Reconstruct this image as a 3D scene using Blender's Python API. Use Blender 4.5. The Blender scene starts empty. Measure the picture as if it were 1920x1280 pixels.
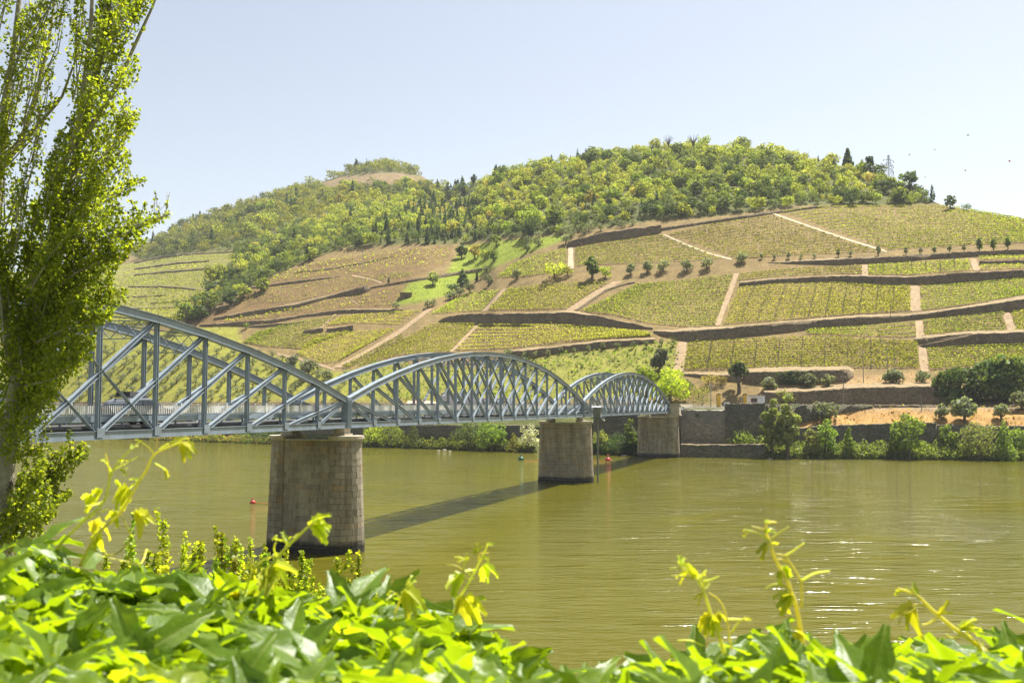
import bpy, math, random
import numpy as np
from mathutils import Vector, Matrix

# ------------------------------------------------------------------ camera, light, exposure
SC = bpy.context.scene
COL = SC.collection
F = 1867.0                       # focal length in pixels of the 1920 px wide photograph
CAMZ = 10.8
PITCH = math.atan(118.0 / F)
cam_d = bpy.data.cameras.new('camera'); cam = bpy.data.objects.new('camera', cam_d); COL.objects.link(cam)
cam.location = (0, 0, CAMZ)
cam.rotation_euler = (math.pi / 2 + PITCH, 0, 0)
cam_d.sensor_width = 36.0
cam_d.lens = 36.0 * F / 1920.0
cam_d.clip_start = 0.05; cam_d.clip_end = 12000
cam_d.dof.use_dof = True; cam_d.dof.focus_distance = 110.0; cam_d.dof.aperture_fstop = 9.0
SC.camera = cam

SUN_AZ = math.radians(46.0)      # to the right of straight ahead (+Y)
SUN_EL = math.radians(65.0)
world = bpy.data.worlds.new('World'); SC.world = world; world.use_nodes = True
wn = world.node_tree; wn.nodes.clear()
sky = wn.nodes.new('ShaderNodeTexSky'); sky.sky_type = 'NISHITA'; sky.sun_disc = False
sky.sun_elevation = SUN_EL; sky.sun_rotation = SUN_AZ
sky.air_density = 1.0; sky.dust_density = 1.5; sky.ozone_density = 1.2; sky.altitude = 100
bg = wn.nodes.new('ShaderNodeBackground'); bg.inputs['Strength'].default_value = 0.082
wo = wn.nodes.new('ShaderNodeOutputWorld')
hsv = wn.nodes.new('ShaderNodeHueSaturation'); hsv.inputs['Saturation'].default_value = 0.72
tint = wn.nodes.new('ShaderNodeMix'); tint.data_type = 'RGBA'; tint.blend_type = 'MULTIPLY'; tint.inputs[0].default_value = 1.0
tint.inputs[7].default_value = (0.92, 0.862, 0.79, 1)
wn.links.new(sky.outputs[0], hsv.inputs['Color']); wn.links.new(hsv.outputs[0], tint.inputs[6]); wn.links.new(tint.outputs[2], bg.inputs[0]); wn.links.new(bg.outputs[0], wo.inputs[0])
sun_d = bpy.data.lights.new('sun', 'SUN'); sun = bpy.data.objects.new('sun', sun_d); COL.objects.link(sun)
sun_d.energy = 5.0; sun_d.angle = math.radians(0.53); sun_d.color = (1.0, 0.965, 0.895)
sdir = Vector((math.cos(SUN_EL) * math.sin(SUN_AZ), math.cos(SUN_EL) * math.cos(SUN_AZ), math.sin(SUN_EL)))
sun.rotation_euler = sdir.to_track_quat('Z', 'Y').to_euler()
sun.location = sdir * 50
vs = SC.view_settings
vs.view_transform = 'Standard'; vs.look = 'None'; vs.gamma = 1.0; vs.exposure = 1.36; vs.use_curve_mapping = False
SC.render.engine = 'CYCLES'
SC.cycles.max_bounces = 8; SC.cycles.diffuse_bounces = 3; SC.cycles.glossy_bounces = 3
SC.cycles.transmission_bounces = 5; SC.cycles.transparent_max_bounces = 6
SC.cycles.volume_bounces = 0
SC.cycles.use_denoising = True
SC.cycles.caustics_reflective = False; SC.cycles.caustics_refractive = False
rng = np.random.default_rng(7)
random.seed(7)

# ------------------------------------------------------------------ projection helpers
FWD = np.array([0, math.cos(PITCH), math.sin(PITCH)])
UPV = np.array([0, -math.sin(PITCH), math.cos(PITCH)])
def pix_dir(x, y):
    x = np.asarray(x, float); y = np.asarray(y, float)
    a = (x - 960.0) / F; b = (640.0 - y) / F
    return np.stack([a, FWD[1] + b * UPV[1], FWD[2] + b * UPV[2]], -1)
def pix_az(x, y):
    d = pix_dir(x, y)
    return np.arctan2(d[..., 0], d[..., 1]), d[..., 2] / np.hypot(d[..., 0], d[..., 1])
def at_range(x, y, r):
    az, t = pix_az(x, y)
    r = np.asarray(r, float)
    return np.stack([r * np.sin(az), r * np.cos(az), CAMZ + t * r], -1)
def at_depth(x, y, Y):
    d = pix_dir(x, y)
    s = np.asarray(Y, float) / d[..., 1]
    return d * np.asarray(s)[..., None] + np.array([0, 0, CAMZ])
def project(P):
    P = np.asarray(P, float)
    q = P - np.array([0, 0, CAMZ])
    z = q @ FWD
    return 960 + F * q[..., 0] / z, 640 - F * (q @ UPV) / z

# ------------------------------------------------------------------ object helpers
def prop(o, label=None, cat=None, group=None, kind=None):
    if label: o['label'] = label
    if cat: o['category'] = cat
    if group: o['group'] = group
    if kind: o['kind'] = kind
    return o
def empty(name, loc=(0, 0, 0), rz=0.0, parent=None):
    o = bpy.data.objects.new(name, None); COL.objects.link(o)
    o.location = loc; o.rotation_euler = (0, 0, rz); o.empty_display_size = 0.1
    if parent is not None: o.parent = parent
    return o
def link(name, me, parent=None, loc=None):
    o = bpy.data.objects.new(name, me); COL.objects.link(o)
    if parent is not None: o.parent = parent
    if loc is not None: o.location = loc
    return o
def np_mesh(name, V, Q, mats, midx=None, smooth=False):
    """V (n,3) vertices, Q (m,k) faces with k corners each."""
    V = np.ascontiguousarray(V, dtype=np.float32); Q = np.ascontiguousarray(Q, dtype=np.int32)
    me = bpy.data.meshes.new(name)
    m, k = Q.shape
    me.vertices.add(len(V)); me.vertices.foreach_set('co', V.ravel())
    me.loops.add(m * k); me.loops.foreach_set('vertex_index', Q.ravel())
    me.polygons.add(m); me.polygons.foreach_set('loop_start', np.arange(0, m * k, k, dtype=np.int32))
    try: me.polygons.foreach_set('loop_total', np.full(m, k, dtype=np.int32))
    except Exception: pass
    for mt in (mats if isinstance(mats, (list, tuple)) else [mats]): me.materials.append(mt)
    if midx is not None: me.polygons.foreach_set('material_index', np.ascontiguousarray(midx, dtype=np.int32))
    if smooth: me.polygons.foreach_set('use_smooth', np.ones(m, dtype=bool))
    me.update(calc_edges=True)
    return me
def quad_mesh(name, quads, mats, midx=None):
    """quads (n,4,3): n loose quads."""
    quads = np.asarray(quads, float); n = len(quads)
    return np_mesh(name, quads.reshape(-1, 3), np.arange(n * 4).reshape(n, 4), mats, midx)
class MB:
    def __init__(s): s.V = []; s.Fc = []; s.M = []
    def add(s, V, Fc, m=0):
        b = len(s.V); s.V += [tuple(v) for v in V]; s.Fc += [tuple(b + i for i in f) for f in Fc]; s.M += [m] * len(Fc)
    def frame(s, o, ax, lo, hi, m=0):
        """box with corner ranges lo..hi along the three axes ax (rows) from origin o"""
        o = Vector(o); A = [Vector(a) for a in ax]
        V = [o + A[0] * x + A[1] * y + A[2] * z for z in (lo[2], hi[2]) for y in (lo[1], hi[1]) for x in (lo[0], hi[0])]
        s.add(V, [(0, 2, 3, 1), (4, 5, 7, 6), (0, 1, 5, 4), (2, 6, 7, 3), (0, 4, 6, 2), (1, 3, 7, 5)], m)
    def box(s, x0, x1, y0, y1, z0, z1, m=0):
        s.frame((0, 0, 0), ((1, 0, 0), (0, 1, 0), (0, 0, 1)), (x0, y0, z0), (x1, y1, z1), m)
    def bar(s, p, q, w, h, up=(0, 0, 1), m=0, ow=0.0, oh=0.0):
        """bar p->q, width w sideways, height h along up"""
        p = Vector(p); q = Vector(q); d = q - p; L = d.length; d.normalize()
        u = Vector(up); sd = d.cross(u); sd.normalize(); u = sd.cross(d)
        s.frame(p, (d, sd, u), (0, ow - w / 2, oh - h / 2), (L, ow + w / 2, oh + h / 2), m)
    def tube(s, pts, rad, n=6, m=0, cap=True):
        pts = [Vector(p) for p in pts]; k = len(pts)
        if not hasattr(rad, '__len__'): rad = [rad] * k
        base = len(s.V); ref = Vector((0.3, 0.9, 0.2)).normalized()
        for i, p in enumerate(pts):
            d = (pts[min(i + 1, k - 1)] - pts[max(i - 1, 0)]).normalized()
            a = d.cross(ref)
            if a.length < 1e-3: a = d.cross(Vector((1, 0, 0)))
            a.normalize(); b = d.cross(a)
            for j in range(n):
                t = 2 * math.pi * j / n
                s.V.append(tuple(p + (a * math.cos(t) + b * math.sin(t)) * rad[i]))
        for i in range(k - 1):
            for j in range(n):
                j2 = (j + 1) % n
                s.Fc.append((base + i * n + j, base + i * n + j2, base + (i + 1) * n + j2, base + (i + 1) * n + j)); s.M.append(m)
        if cap:
            s.Fc.append(tuple(base + j for j in reversed(range(n)))); s.M.append(m)
            s.Fc.append(tuple(base + (k - 1) * n + j for j in range(n))); s.M.append(m)
    def lathe(s, prof, n=12, c=(0, 0, 0), m=0):
        base = len(s.V)
        for (r, z) in prof:
            for j in range(n):
                t = 2 * math.pi * j / n
                s.V.append((c[0] + r * math.cos(t), c[1] + r * math.sin(t), c[2] + z))
        for i in range(len(prof) - 1):
            for j in range(n):
                j2 = (j + 1) % n
                s.Fc.append((base + i * n + j, base + i * n + j2, base + (i + 1) * n + j2, base + (i + 1) * n + j)); s.M.append(m)
    def prism(s, poly, z0, z1, m=0, top=None):
        """poly list of (x,y) ccw; top poly optional"""
        top = top or poly; n = len(poly)
        V = [(x, y, z0) for x, y in poly] + [(x, y, z1) for x, y in top]
        Fc = [tuple(reversed(range(n))), tuple(range(n, 2 * n))] + [(i, (i + 1) % n, n + (i + 1) % n, n + i) for i in range(n)]
        s.add(V, Fc, m)
    def mesh(s, name, mats, smooth=False):
        me = bpy.data.meshes.new(name); me.from_pydata(s.V, [], s.Fc)
        for mt in (mats if isinstance(mats, (list, tuple)) else [mats]): me.materials.append(mt)
        me.polygons.foreach_set('material_index', s.M)
        if smooth: me.polygons.foreach_set('use_smooth', [True] * len(s.Fc))
        me.update(); return me
    def build(s, name, mats, parent=None, smooth=False, loc=None):
        return link(name, s.mesh(name, mats, smooth), parent, loc)

# ------------------------------------------------------------------ materials
def new_mat(name):
    m = bpy.data.materials.new(name); m.use_nodes = True
    nt = m.node_tree; nt.nodes.clear()
    out = nt.nodes.new('ShaderNodeOutputMaterial')
    return m, nt, out
def N(nt, t, **kw):
    n = nt.nodes.new(t)
    for k, v in kw.items(): setattr(n, k, v)
    return n
def ramp(nt, stops, fac=None, interp='LINEAR'):
    r = nt.nodes.new('ShaderNodeValToRGB'); r.color_ramp.interpolation = interp
    e = r.color_ramp.elements
    while len(e) < len(stops): e.new(0.5)
    for i, (p, c) in enumerate(stops): e[i].position = p; e[i].color = (c[0], c[1], c[2], 1)
    if fac is not None: nt.links.new(fac, r.inputs[0])
    return r
def noise(nt, scale, detail=4, rough=0.6, vec=None, dist=0.0):
    n = nt.nodes.new('ShaderNodeTexNoise'); n.inputs['Scale'].default_value = scale
    n.inputs['Detail'].default_value = detail; n.inputs['Roughness'].default_value = rough
    n.inputs['Distortion'].default_value = dist
    if vec is not None: nt.links.new(vec, n.inputs['Vector'])
    return n
def mixc(nt, fac, a, b, mode='MIX'):
    n = nt.nodes.new('ShaderNodeMix'); n.data_type = 'RGBA'; n.blend_type = mode
    for sock, v in ((n.inputs[0], fac), (n.inputs[6], a), (n.inputs[7], b)):
        if isinstance(v, (int, float)): sock.default_value = v
        elif isinstance(v, tuple): sock.default_value = (v[0], v[1], v[2], 1)
        else: nt.links.new(v, sock)
    return n.outputs[2]
def mat_leaf(name, cols, trans=0.45, rough=0.6, spec=0.15, tboost=(1.95, 2.1, 0.8), var='island'):
    """foliage: every loose leaf or clump takes its own tone; thin, so that light comes through"""
    m, nt, out = new_mat(name)
    g = nt.nodes.new('ShaderNodeNewGeometry')
    oi = nt.nodes.new('ShaderNodeObjectInfo')
    k = len(cols)
    r = ramp(nt, [(i / max(1, k - 1), c) for i, c in enumerate(cols)], g.outputs['Random Per Island'])
    hs = nt.nodes.new('ShaderNodeHueSaturation')
    nt.links.new(r.outputs[0], hs.inputs['Color'])
    mp = nt.nodes.new('ShaderNodeMapRange'); mp.inputs[3].default_value = 0.72; mp.inputs[4].default_value = 1.3
    nt.links.new(oi.outputs['Random'], mp.inputs[0]); nt.links.new(mp.outputs[0], hs.inputs['Value'])
    mh = nt.nodes.new('ShaderNodeMapRange'); mh.inputs[3].default_value = 0.482; mh.inputs[4].default_value = 0.518
    ma = nt.nodes.new('ShaderNodeMath'); ma.operation = 'FRACT'
    mm = nt.nodes.new('ShaderNodeMath'); mm.operation = 'MULTIPLY'; mm.inputs[1].default_value = 7.31
    nt.links.new(oi.outputs['Random'], mm.inputs[0]); nt.links.new(mm.outputs[0], ma.inputs[0])
    nt.links.new(ma.outputs[0], mh.inputs[0]); nt.links.new(mh.outputs[0], hs.inputs['Hue'])
    col = hs.outputs[0]
    p = nt.nodes.new('ShaderNodeBsdfPrincipled')
    nt.links.new(col, p.inputs['Base Color']); p.inputs['Roughness'].default_value = rough
    p.inputs['Specular IOR Level'].default_value = spec
    t = nt.nodes.new('ShaderNodeBsdfTranslucent')
    tc = mixc(nt, 1.0, col, tboost, 'MULTIPLY')
    nt.links.new(tc, t.inputs['Color'])
    mx = nt.nodes.new('ShaderNodeMixShader'); mx.inputs[0].default_value = trans
    nt.links.new(p.outputs[0], mx.inputs[1]); nt.links.new(t.outputs[0], mx.inputs[2])
    nt.links.new(mx.outputs[0], out.inputs[0])
    return m
def mat_plain(name, col, rough=0.6, metal=0.0, nscale=3.0, amt=0.25, bump=0.0, bscale=None, spec=0.4, objvar=0.0):
    m, nt, out = new_mat(name)
    tc = nt.nodes.new('ShaderNodeTexCoord')
    n = noise(nt, nscale, 6, 0.65, tc.outputs['Object'])
    lo = tuple(c * (1 - amt) for c in col); hi = tuple(min(1, c * (1 + amt)) for c in col)
    r = ramp(nt, [(0.3, lo), (0.7, hi)], n.outputs[0])
    c = r.outputs[0]
    if objvar:
        oi = nt.nodes.new('ShaderNodeObjectInfo'); hs = nt.nodes.new('ShaderNodeHueSaturation')
        mp = nt.nodes.new('ShaderNodeMapRange'); mp.inputs[3].default_value = 1 - objvar; mp.inputs[4].default_value = 1 + objvar
        nt.links.new(oi.outputs['Random'], mp.inputs[0]); nt.links.new(mp.outputs[0], hs.inputs['Value'])
        nt.links.new(c, hs.inputs['Color']); c = hs.outputs[0]
    p = nt.nodes.new('ShaderNodeBsdfPrincipled')
    nt.links.new(c, p.inputs['Base Color']); p.inputs['Roughness'].default_value = rough
    p.inputs['Metallic'].default_value = metal; p.inputs['Specular IOR Level'].default_value = spec
    if bump:
        b = nt.nodes.new('ShaderNodeBump'); b.inputs['Strength'].default_value = bump; b.inputs['Distance'].default_value = 0.05
        n2 = noise(nt, bscale or nscale * 6, 5, 0.6, tc.outputs['Object'])
        nt.links.new(n2.outputs[0], b.inputs['Height']); nt.links.new(b.outputs[0], p.inputs['Normal'])
    nt.links.new(p.outputs[0], out.inputs[0])
    return m
def mat_rubble(name, lo, hi, mortar, cell=0.5, plant=0.0):
    """dry stone wall seen from far: irregular stones by world position"""
    m, nt, out = new_mat(name)
    g = nt.nodes.new('ShaderNodeNewGeometry')
    mp = nt.nodes.new('ShaderNodeMapping'); mp.inputs['Scale'].default_value = (1 / cell, 1 / cell, 1.9 / cell)
    nt.links.new(g.outputs['Position'], mp.inputs['Vector'])
    v = nt.nodes.new('ShaderNodeTexVoronoi'); nt.links.new(mp.outputs[0], v.inputs['Vector']); v.inputs['Scale'].default_value = 1
    v2 = nt.nodes.new('ShaderNodeTexVoronoi'); v2.feature = 'DISTANCE_TO_EDGE'; nt.links.new(mp.outputs[0], v2.inputs['Vector']); v2.inputs['Scale'].default_value = 1
    sep = nt.nodes.new('ShaderNodeSeparateColor'); nt.links.new(v.outputs['Color'], sep.inputs[0])
    r = ramp(nt, [(0, lo), (1, hi)], sep.outputs[0])
    big = noise(nt, 0.25, 5, 0.7, g.outputs['Position'])
    rb = ramp(nt, [(0.3, (0.6, 0.6, 0.6)), (0.7, (1.15, 1.12, 1.05))], big.outputs[0])
    c = mixc(nt, 1.0, r.outputs[0], rb.outputs[0], 'MULTIPLY')
    re = ramp(nt, [(0.0, (1, 1, 1)), (0.12, (0, 0, 0))], v2.outputs['Distance'])
    c = mixc(nt, re.outputs[0], c, mortar)
    if plant:
        pn = noise(nt, 0.5, 6, 0.75, g.outputs['Position'])
        pr = ramp(nt, [(0.6 - 0.1 * plant, (0, 0, 0)), (0.68, (1, 1, 1))], pn.outputs[0])
        c = mixc(nt, pr.outputs[0], c, (0.06, 0.08, 0.025))
    p = nt.nodes.new('ShaderNodeBsdfPrincipled'); nt.links.new(c, p.inputs['Base Color']); p.inputs['Roughness'].default_value = 0.9
    p.inputs['Specular IOR Level'].default_value = 0.2
    b = nt.nodes.new('ShaderNodeBump'); b.inputs['Strength'].default_value = 0.8; b.inputs['Distance'].default_value = 0.12
    rr = ramp(nt, [(0.0, (0, 0, 0)), (0.25, (1, 1, 1))], v2.outputs['Distance'])
    nt.links.new(rr.outputs[0], b.inputs['Height']); nt.links.new(b.outputs[0], p.inputs['Normal'])
    nt.links.new(p.outputs[0], out.inputs[0])
    return m
def mat_masonry(name, lo, hi, wet_z=0.9):
    """cut granite; each block its own tone, streaks, dark tide mark near the river"""
    m, nt, out = new_mat(name)
    g = nt.nodes.new('ShaderNodeNewGeometry')
    oi = nt.nodes.new('ShaderNodeObjectInfo')
    ad = nt.nodes.new('ShaderNodeMath'); ad.operation = 'ADD'
    nt.links.new(g.outputs['Random Per Island'], ad.inputs[0]); nt.links.new(oi.outputs['Random'], ad.inputs[1])
    fr = nt.nodes.new('ShaderNodeMath'); fr.operation = 'FRACT'; nt.links.new(ad.outputs[0], fr.inputs[0])
    mid = tuple((a + b) / 2 for a, b in zip(lo, hi))
    r = ramp(nt, [(0, lo), (0.45, mid), (0.8, hi), (1.0, (mid[0] * 1.05, mid[1] * 0.86, mid[2] * 0.66))], fr.outputs[0])
    fine = noise(nt, 9, 8, 0.75, g.outputs['Position'])
    rf = ramp(nt, [(0.3, (0.72, 0.72, 0.72)), (0.7, (1.22, 1.2, 1.16))], fine.outputs[0])
    c = mixc(nt, 1.0, r.outputs[0], rf.outputs[0], 'MULTIPLY')
    mp = nt.nodes.new('ShaderNodeMapping'); mp.inputs['Scale'].default_value = (0.9, 0.9, 0.14)
    nt.links.new(g.outputs['Position'], mp.inputs['Vector'])
    st = noise(nt, 1.3, 6, 0.7, mp.outputs[0])
    rs = ramp(nt, [(0.35, (0.58, 0.56, 0.52)), (0.62, (1.1, 1.1, 1.08))], st.outputs[0])
    c = mixc(nt, 1.0, c, rs.outputs[0], 'MULTIPLY')
    sx = nt.nodes.new('ShaderNodeSeparateXYZ'); nt.links.new(g.outputs['Position'], sx.inputs[0])
    wv = noise(nt, 1.7, 4, 0.6, g.outputs['Position'])
    wa = nt.nodes.new('ShaderNodeMath'); wa.operation = 'MULTIPLY_ADD'; wa.inputs[1].default_value = 0.5
    nt.links.new(wv.outputs[0], wa.inputs[0]); nt.links.new(sx.outputs[2], wa.inputs[2])
    wr = nt.nodes.new('ShaderNodeMapRange'); wr.inputs[1].default_value = wet_z - 0.1; wr.inputs[2].default_value = wet_z + 0.35
    wr.inputs[3].default_value = 1.0; wr.inputs[4].default_value = 0.0
    nt.links.new(wa.outputs[0], wr.inputs[0])
    c = mixc(nt, wr.outputs[0], c, (0.035, 0.033, 0.025))
    p = nt.nodes.new('ShaderNodeBsdfPrincipled'); nt.links.new(c, p.inputs['Base Color']); p.inputs['Roughness'].default_value = 0.85
    p.inputs['Specular IOR Level'].default_value = 0.25
    b = nt.nodes.new('ShaderNodeBump'); b.inputs['Strength'].default_value = 0.5; b.inputs['Distance'].default_value = 0.03
    nt.links.new(fine.outputs[0], b.inputs['Height']); nt.links.new(b.outputs[0], p.inputs['Normal'])
    nt.links.new(p.outputs[0], out.inputs[0])
    return m
def mat_ground(name):
    """hillside earth: the ground type (soil, grass, forest floor, dry grass) is stored on the mesh, the grain is noise"""
    m, nt, out = new_mat(name)
    g = nt.nodes.new('ShaderNodeNewGeometry')
    at = nt.nodes.new('ShaderNodeAttribute'); at.attribute_name = 'ground'
    n1 = noise(nt, 0.35, 8, 0.72, g.outputs['Position'])
    n2 = noise(nt, 2.2, 6, 0.7, g.outputs['Position'])
    r1 = ramp(nt, [(0.3, (0.66, 0.68, 0.7)), (0.7, (1.25, 1.22, 1.15))], n1.outputs[0])
    r2 = ramp(nt, [(0.3, (0.62, 0.64, 0.66)), (0.7, (1.3, 1.28, 1.2))], n2.outputs[0])
    c = mixc(nt, 1.0, at.outputs['Color'], r1.outputs[0], 'MULTIPLY')
    c = mixc(nt, 1.0, c, r2.outputs[0], 'MULTIPLY')
    p = nt.nodes.new('ShaderNodeBsdfPrincipled'); nt.links.new(c, p.inputs['Base Color']); p.inputs['Roughness'].default_value = 0.95
    p.inputs['Specular IOR Level'].default_value = 0.1
    b = nt.nodes.new('ShaderNodeBump'); b.inputs['Strength'].default_value = 0.7; b.inputs['Distance'].default_value = 0.35
    nt.links.new(n2.outputs[0], b.inputs['Height']); nt.links.new(b.outputs[0], p.inputs['Normal'])
    nt.links.new(p.outputs[0], out.inputs[0])
    return m
def mat_water():
    m, nt, out = new_mat('river_water')
    g = nt.nodes.new('ShaderNodeNewGeometry')
    def layer(sc, rot, scale, detail, rough=0.55, dist=0.3):
        mp = nt.nodes.new('ShaderNodeMapping'); mp.inputs['Scale'].default_value = sc; mp.inputs['Rotation'].default_value = (0, 0, rot)
        nt.links.new(g.outputs['Position'], mp.inputs['Vector'])
        return noise(nt, scale, detail, rough, mp.outputs[0], dist).outputs[0]
    a = layer((0.32, 1.0, 1), math.radians(8), 0.55, 3)          # long swell
    b = layer((0.45, 1.0, 1), math.radians(-14), 2.1, 4)          # ripples
    c = layer((0.7, 1.0, 1), math.radians(20), 7.0, 3)            # fine chop
    patch = noise(nt, 0.035, 4, 0.6, g.outputs['Position'], 0.8).outputs[0]
    pr = nt.nodes.new('ShaderNodeMapRange'); pr.inputs[1].default_value = 0.38; pr.inputs[2].default_value = 0.66
    pr.inputs[3].default_value = 0.25; pr.inputs[4].default_value = 1.6
    nt.links.new(patch, pr.inputs[0])
    def mul(x, k):
        q = nt.nodes.new('ShaderNodeMath'); q.operation = 'MULTIPLY'; nt.links.new(x, q.inputs[0])
        if isinstance(k, float): q.inputs[1].default_value = k
        else: nt.links.new(k, q.inputs[1])
        return q.outputs[0]
    def add(x, y):
        q = nt.nodes.new('ShaderNodeMath'); q.operation = 'ADD'; nt.links.new(x, q.inputs[0]); nt.links.new(y, q.inputs[1]); return q.outputs[0]
    d = layer((0.13, 1.0, 1), math.radians(-5), 1.05, 2, 0.5, 0.1)
    dr = nt.nodes.new('ShaderNodeMapRange'); dr.inputs[1].default_value = 0.57; dr.inputs[2].default_value = 0.85; dr.inputs[3].default_value = 0.0; dr.inputs[4].default_value = 1.0
    nt.links.new(d, dr.inputs[0])
    h = add(mul(dr.outputs[0], 0.30), mul(a, 0.20))
    h = add(h, mul(add(mul(b, 0.13), mul(c, 0.034)), pr.outputs[0]))
    bp = nt.nodes.new('ShaderNodeBump'); bp.inputs['Strength'].default_value = 1.0; bp.inputs['Distance'].default_value = 1.0
    nt.links.new(h, bp.inputs['Height'])
    tn = noise(nt, 0.02, 3, 0.5, g.outputs['Position'], 0.5)
    cr = ramp(nt, [(0.3, (0.080, 0.075, 0.004)), (0.7, (0.102, 0.092, 0.006))], tn.outputs[0])
    p = nt.nodes.new('ShaderNodeBsdfPrincipled'); nt.links.new(cr.outputs[0], p.inputs['Base Color'])
    p.inputs['Roughness'].default_value = 0.06; p.inputs['IOR'].default_value = 1.33; p.inputs['Specular IOR Level'].default_value = 0.42
    nt.links.new(bp.outputs[0], p.inputs['Normal'])
    nt.links.new(p.outputs[0], out.inputs[0])
    return m

def mat_steel():
    m = mat_plain('steel_paint', (0.215, 0.257, 0.29), 0.36, 0.0, 0.9, 0.2, 0.15, 20); nt = m.node_tree
    p = [n for n in nt.nodes if n.type == 'BSDF_PRINCIPLED'][0]; src = p.inputs['Base Color'].links[0].from_socket
    g = nt.nodes.new('ShaderNodeNewGeometry'); mp = nt.nodes.new('ShaderNodeMapping'); mp.inputs['Scale'].default_value = (2.6, 2.6, 0.7); nt.links.new(g.outputs['Position'], mp.inputs['Vector'])
    n = noise(nt, 1.0, 7, 0.75, mp.outputs[0]); r = ramp(nt, [(0.52, (0, 0, 0)), (0.72, (0.55, 0.55, 0.55))], n.outputs[0])
    nt.links.new(mixc(nt, r.outputs[0], src, (0.17, 0.13, 0.095)), p.inputs['Base Color'])
    return m
M = {}
M['steel'] = mat_steel()
M['steel_dark'] = mat_plain('steel_paint_shaded', (0.12, 0.145, 0.17), 0.6, 0.0, 1.2, 0.2)  # darker copy of the steel paint, the shade under the deck put into its colour
M['rail'] = mat_plain('railing_paint_sunlit', (0.80, 0.77, 0.68), 0.5, 0, 2.0, 0.15)  # raised to pale cream, sunlight on the balusters put into the colour
M['asphalt'] = mat_plain('asphalt', (0.07, 0.07, 0.068), 0.9, 0, 2.0, 0.25, 0.3)
M['mortar'] = mat_plain('lime_mortar', (0.46, 0.43, 0.36), 0.95, 0, 2.0, 0.3)
M['granite'] = mat_masonry('granite_block', (0.27, 0.235, 0.18), (0.37, 0.328, 0.25))
M['cap'] = mat_plain('granite_cap', (0.44, 0.385, 0.29), 0.85, 0, 2.5, 0.3, 0.4, 14)
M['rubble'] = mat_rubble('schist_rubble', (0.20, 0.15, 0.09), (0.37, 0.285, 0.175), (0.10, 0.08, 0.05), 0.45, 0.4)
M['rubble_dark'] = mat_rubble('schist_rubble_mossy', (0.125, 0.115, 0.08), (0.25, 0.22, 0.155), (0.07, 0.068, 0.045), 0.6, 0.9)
M['soil_cap'] = mat_plain('terrace_soil', (0.20, 0.142, 0.066), 0.95, 0, 0.8, 0.4, 0.6, 3)
M['concrete'] = mat_plain('weathered_concrete', (0.33, 0.30, 0.24), 0.9, 0, 0.5, 0.35, 0.3)
M['ashlar'] = mat_rubble('weathered_ashlar', (0.22, 0.195, 0.145), (0.34, 0.30, 0.23), (0.17, 0.15, 0.11), 1.1, 0.3)
M['path'] = mat_plain('trodden_path', (0.28, 0.195, 0.105), 0.95, 0, 0.9, 0.3, 0.4)
M['path_pale'] = mat_plain('pale_stone_steps', (0.38, 0.30, 0.19), 0.95, 0, 0.9, 0.3, 0.4)
M['bark'] = mat_plain('bark', (0.12, 0.095, 0.065), 0.95, 0, 6, 0.4, 0.5)
M['bark_pale'] = mat_plain('poplar_bark', (0.33, 0.29, 0.21), 0.9, 0, 3.5, 0.45, 0.7, 22)
M['white_wall'] = mat_plain('white_render', (0.72, 0.72, 0.70), 0.8, 0, 0.8, 0.12)
M['yellow'] = mat_plain('ochre_paint', (0.68, 0.40, 0.03), 0.7, 0, 1.0, 0.1)
M['dark'] = mat_plain('dark_paint', (0.035, 0.035, 0.04), 0.6, 0, 2.0, 0.2)
M['lilac'] = mat_plain('lilac_render', (0.66, 0.57, 0.64), 0.85, 0, 0.3, 0.12)
M['pinkwall'] = mat_plain('salmon_render', (0.58, 0.30, 0.22), 0.85, 0, 0.5, 0.15)
M['tile'] = mat_plain('clay_roof', (0.42, 0.17, 0.08), 0.85, 0, 2.0, 0.3)
M['red'] = mat_plain('red_paint', (0.42, 0.03, 0.025), 0.45, 0, 2, 0.1)
M['green_paint'] = mat_plain('green_paint', (0.015, 0.10, 0.055), 0.45, 0, 2, 0.1)
M['orange'] = mat_plain('orange_rope', (0.50, 0.20, 0.05), 0.8, 0, 2, 0.1)
M['galv'] = mat_plain('galvanised_steel', (0.40, 0.41, 0.42), 0.5, 0.3, 2, 0.15)
M['pole'] = mat_plain('weathered_pole', (0.24, 0.21, 0.17), 0.85, 0, 2, 0.25)
M['car'] = mat_plain('silver_car_paint', (0.16, 0.17, 0.19), 0.28, 0.3, 2, 0.05)
M['glass'] = mat_plain('dark_glass', (0.02, 0.025, 0.03), 0.08, 0, 2, 0.1, spec=0.8)
M['rubber'] = mat_plain('rubber', (0.02, 0.02, 0.02), 0.85, 0, 2, 0.1)
M['gauge'] = mat_plain('gauge_paint', (0.17, 0.175, 0.15), 0.7, 0, 1.5, 0.25)
M['rock'] = mat_plain('pale_rock', (0.30, 0.26, 0.20), 0.9, 0, 1.5, 0.3, 0.5)
M['ground'] = mat_ground('hillside_ground')
M['water'] = mat_water()
M['lf_forest'] = mat_leaf('oak_leaves', [(0.08, 0.11, 0.025), (0.13, 0.16, 0.032), (0.18, 0.20, 0.04), (0.22, 0.21, 0.05)], 0.42)
M['lf_yellow'] = mat_leaf('spring_leaves', [(0.09, 0.115, 0.022), (0.155, 0.17, 0.032), (0.225, 0.195, 0.045), (0.24, 0.175, 0.055)], 0.35)
M['lf_dark'] = mat_leaf('evergreen_leaves', [(0.045, 0.07, 0.03), (0.07, 0.10, 0.038), (0.10, 0.13, 0.045)], 0.32)
M['lf_olive'] = mat_leaf('olive_leaves', [(0.11, 0.12, 0.075), (0.17, 0.18, 0.115), (0.24, 0.245, 0.16)], 0.35)
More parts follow.
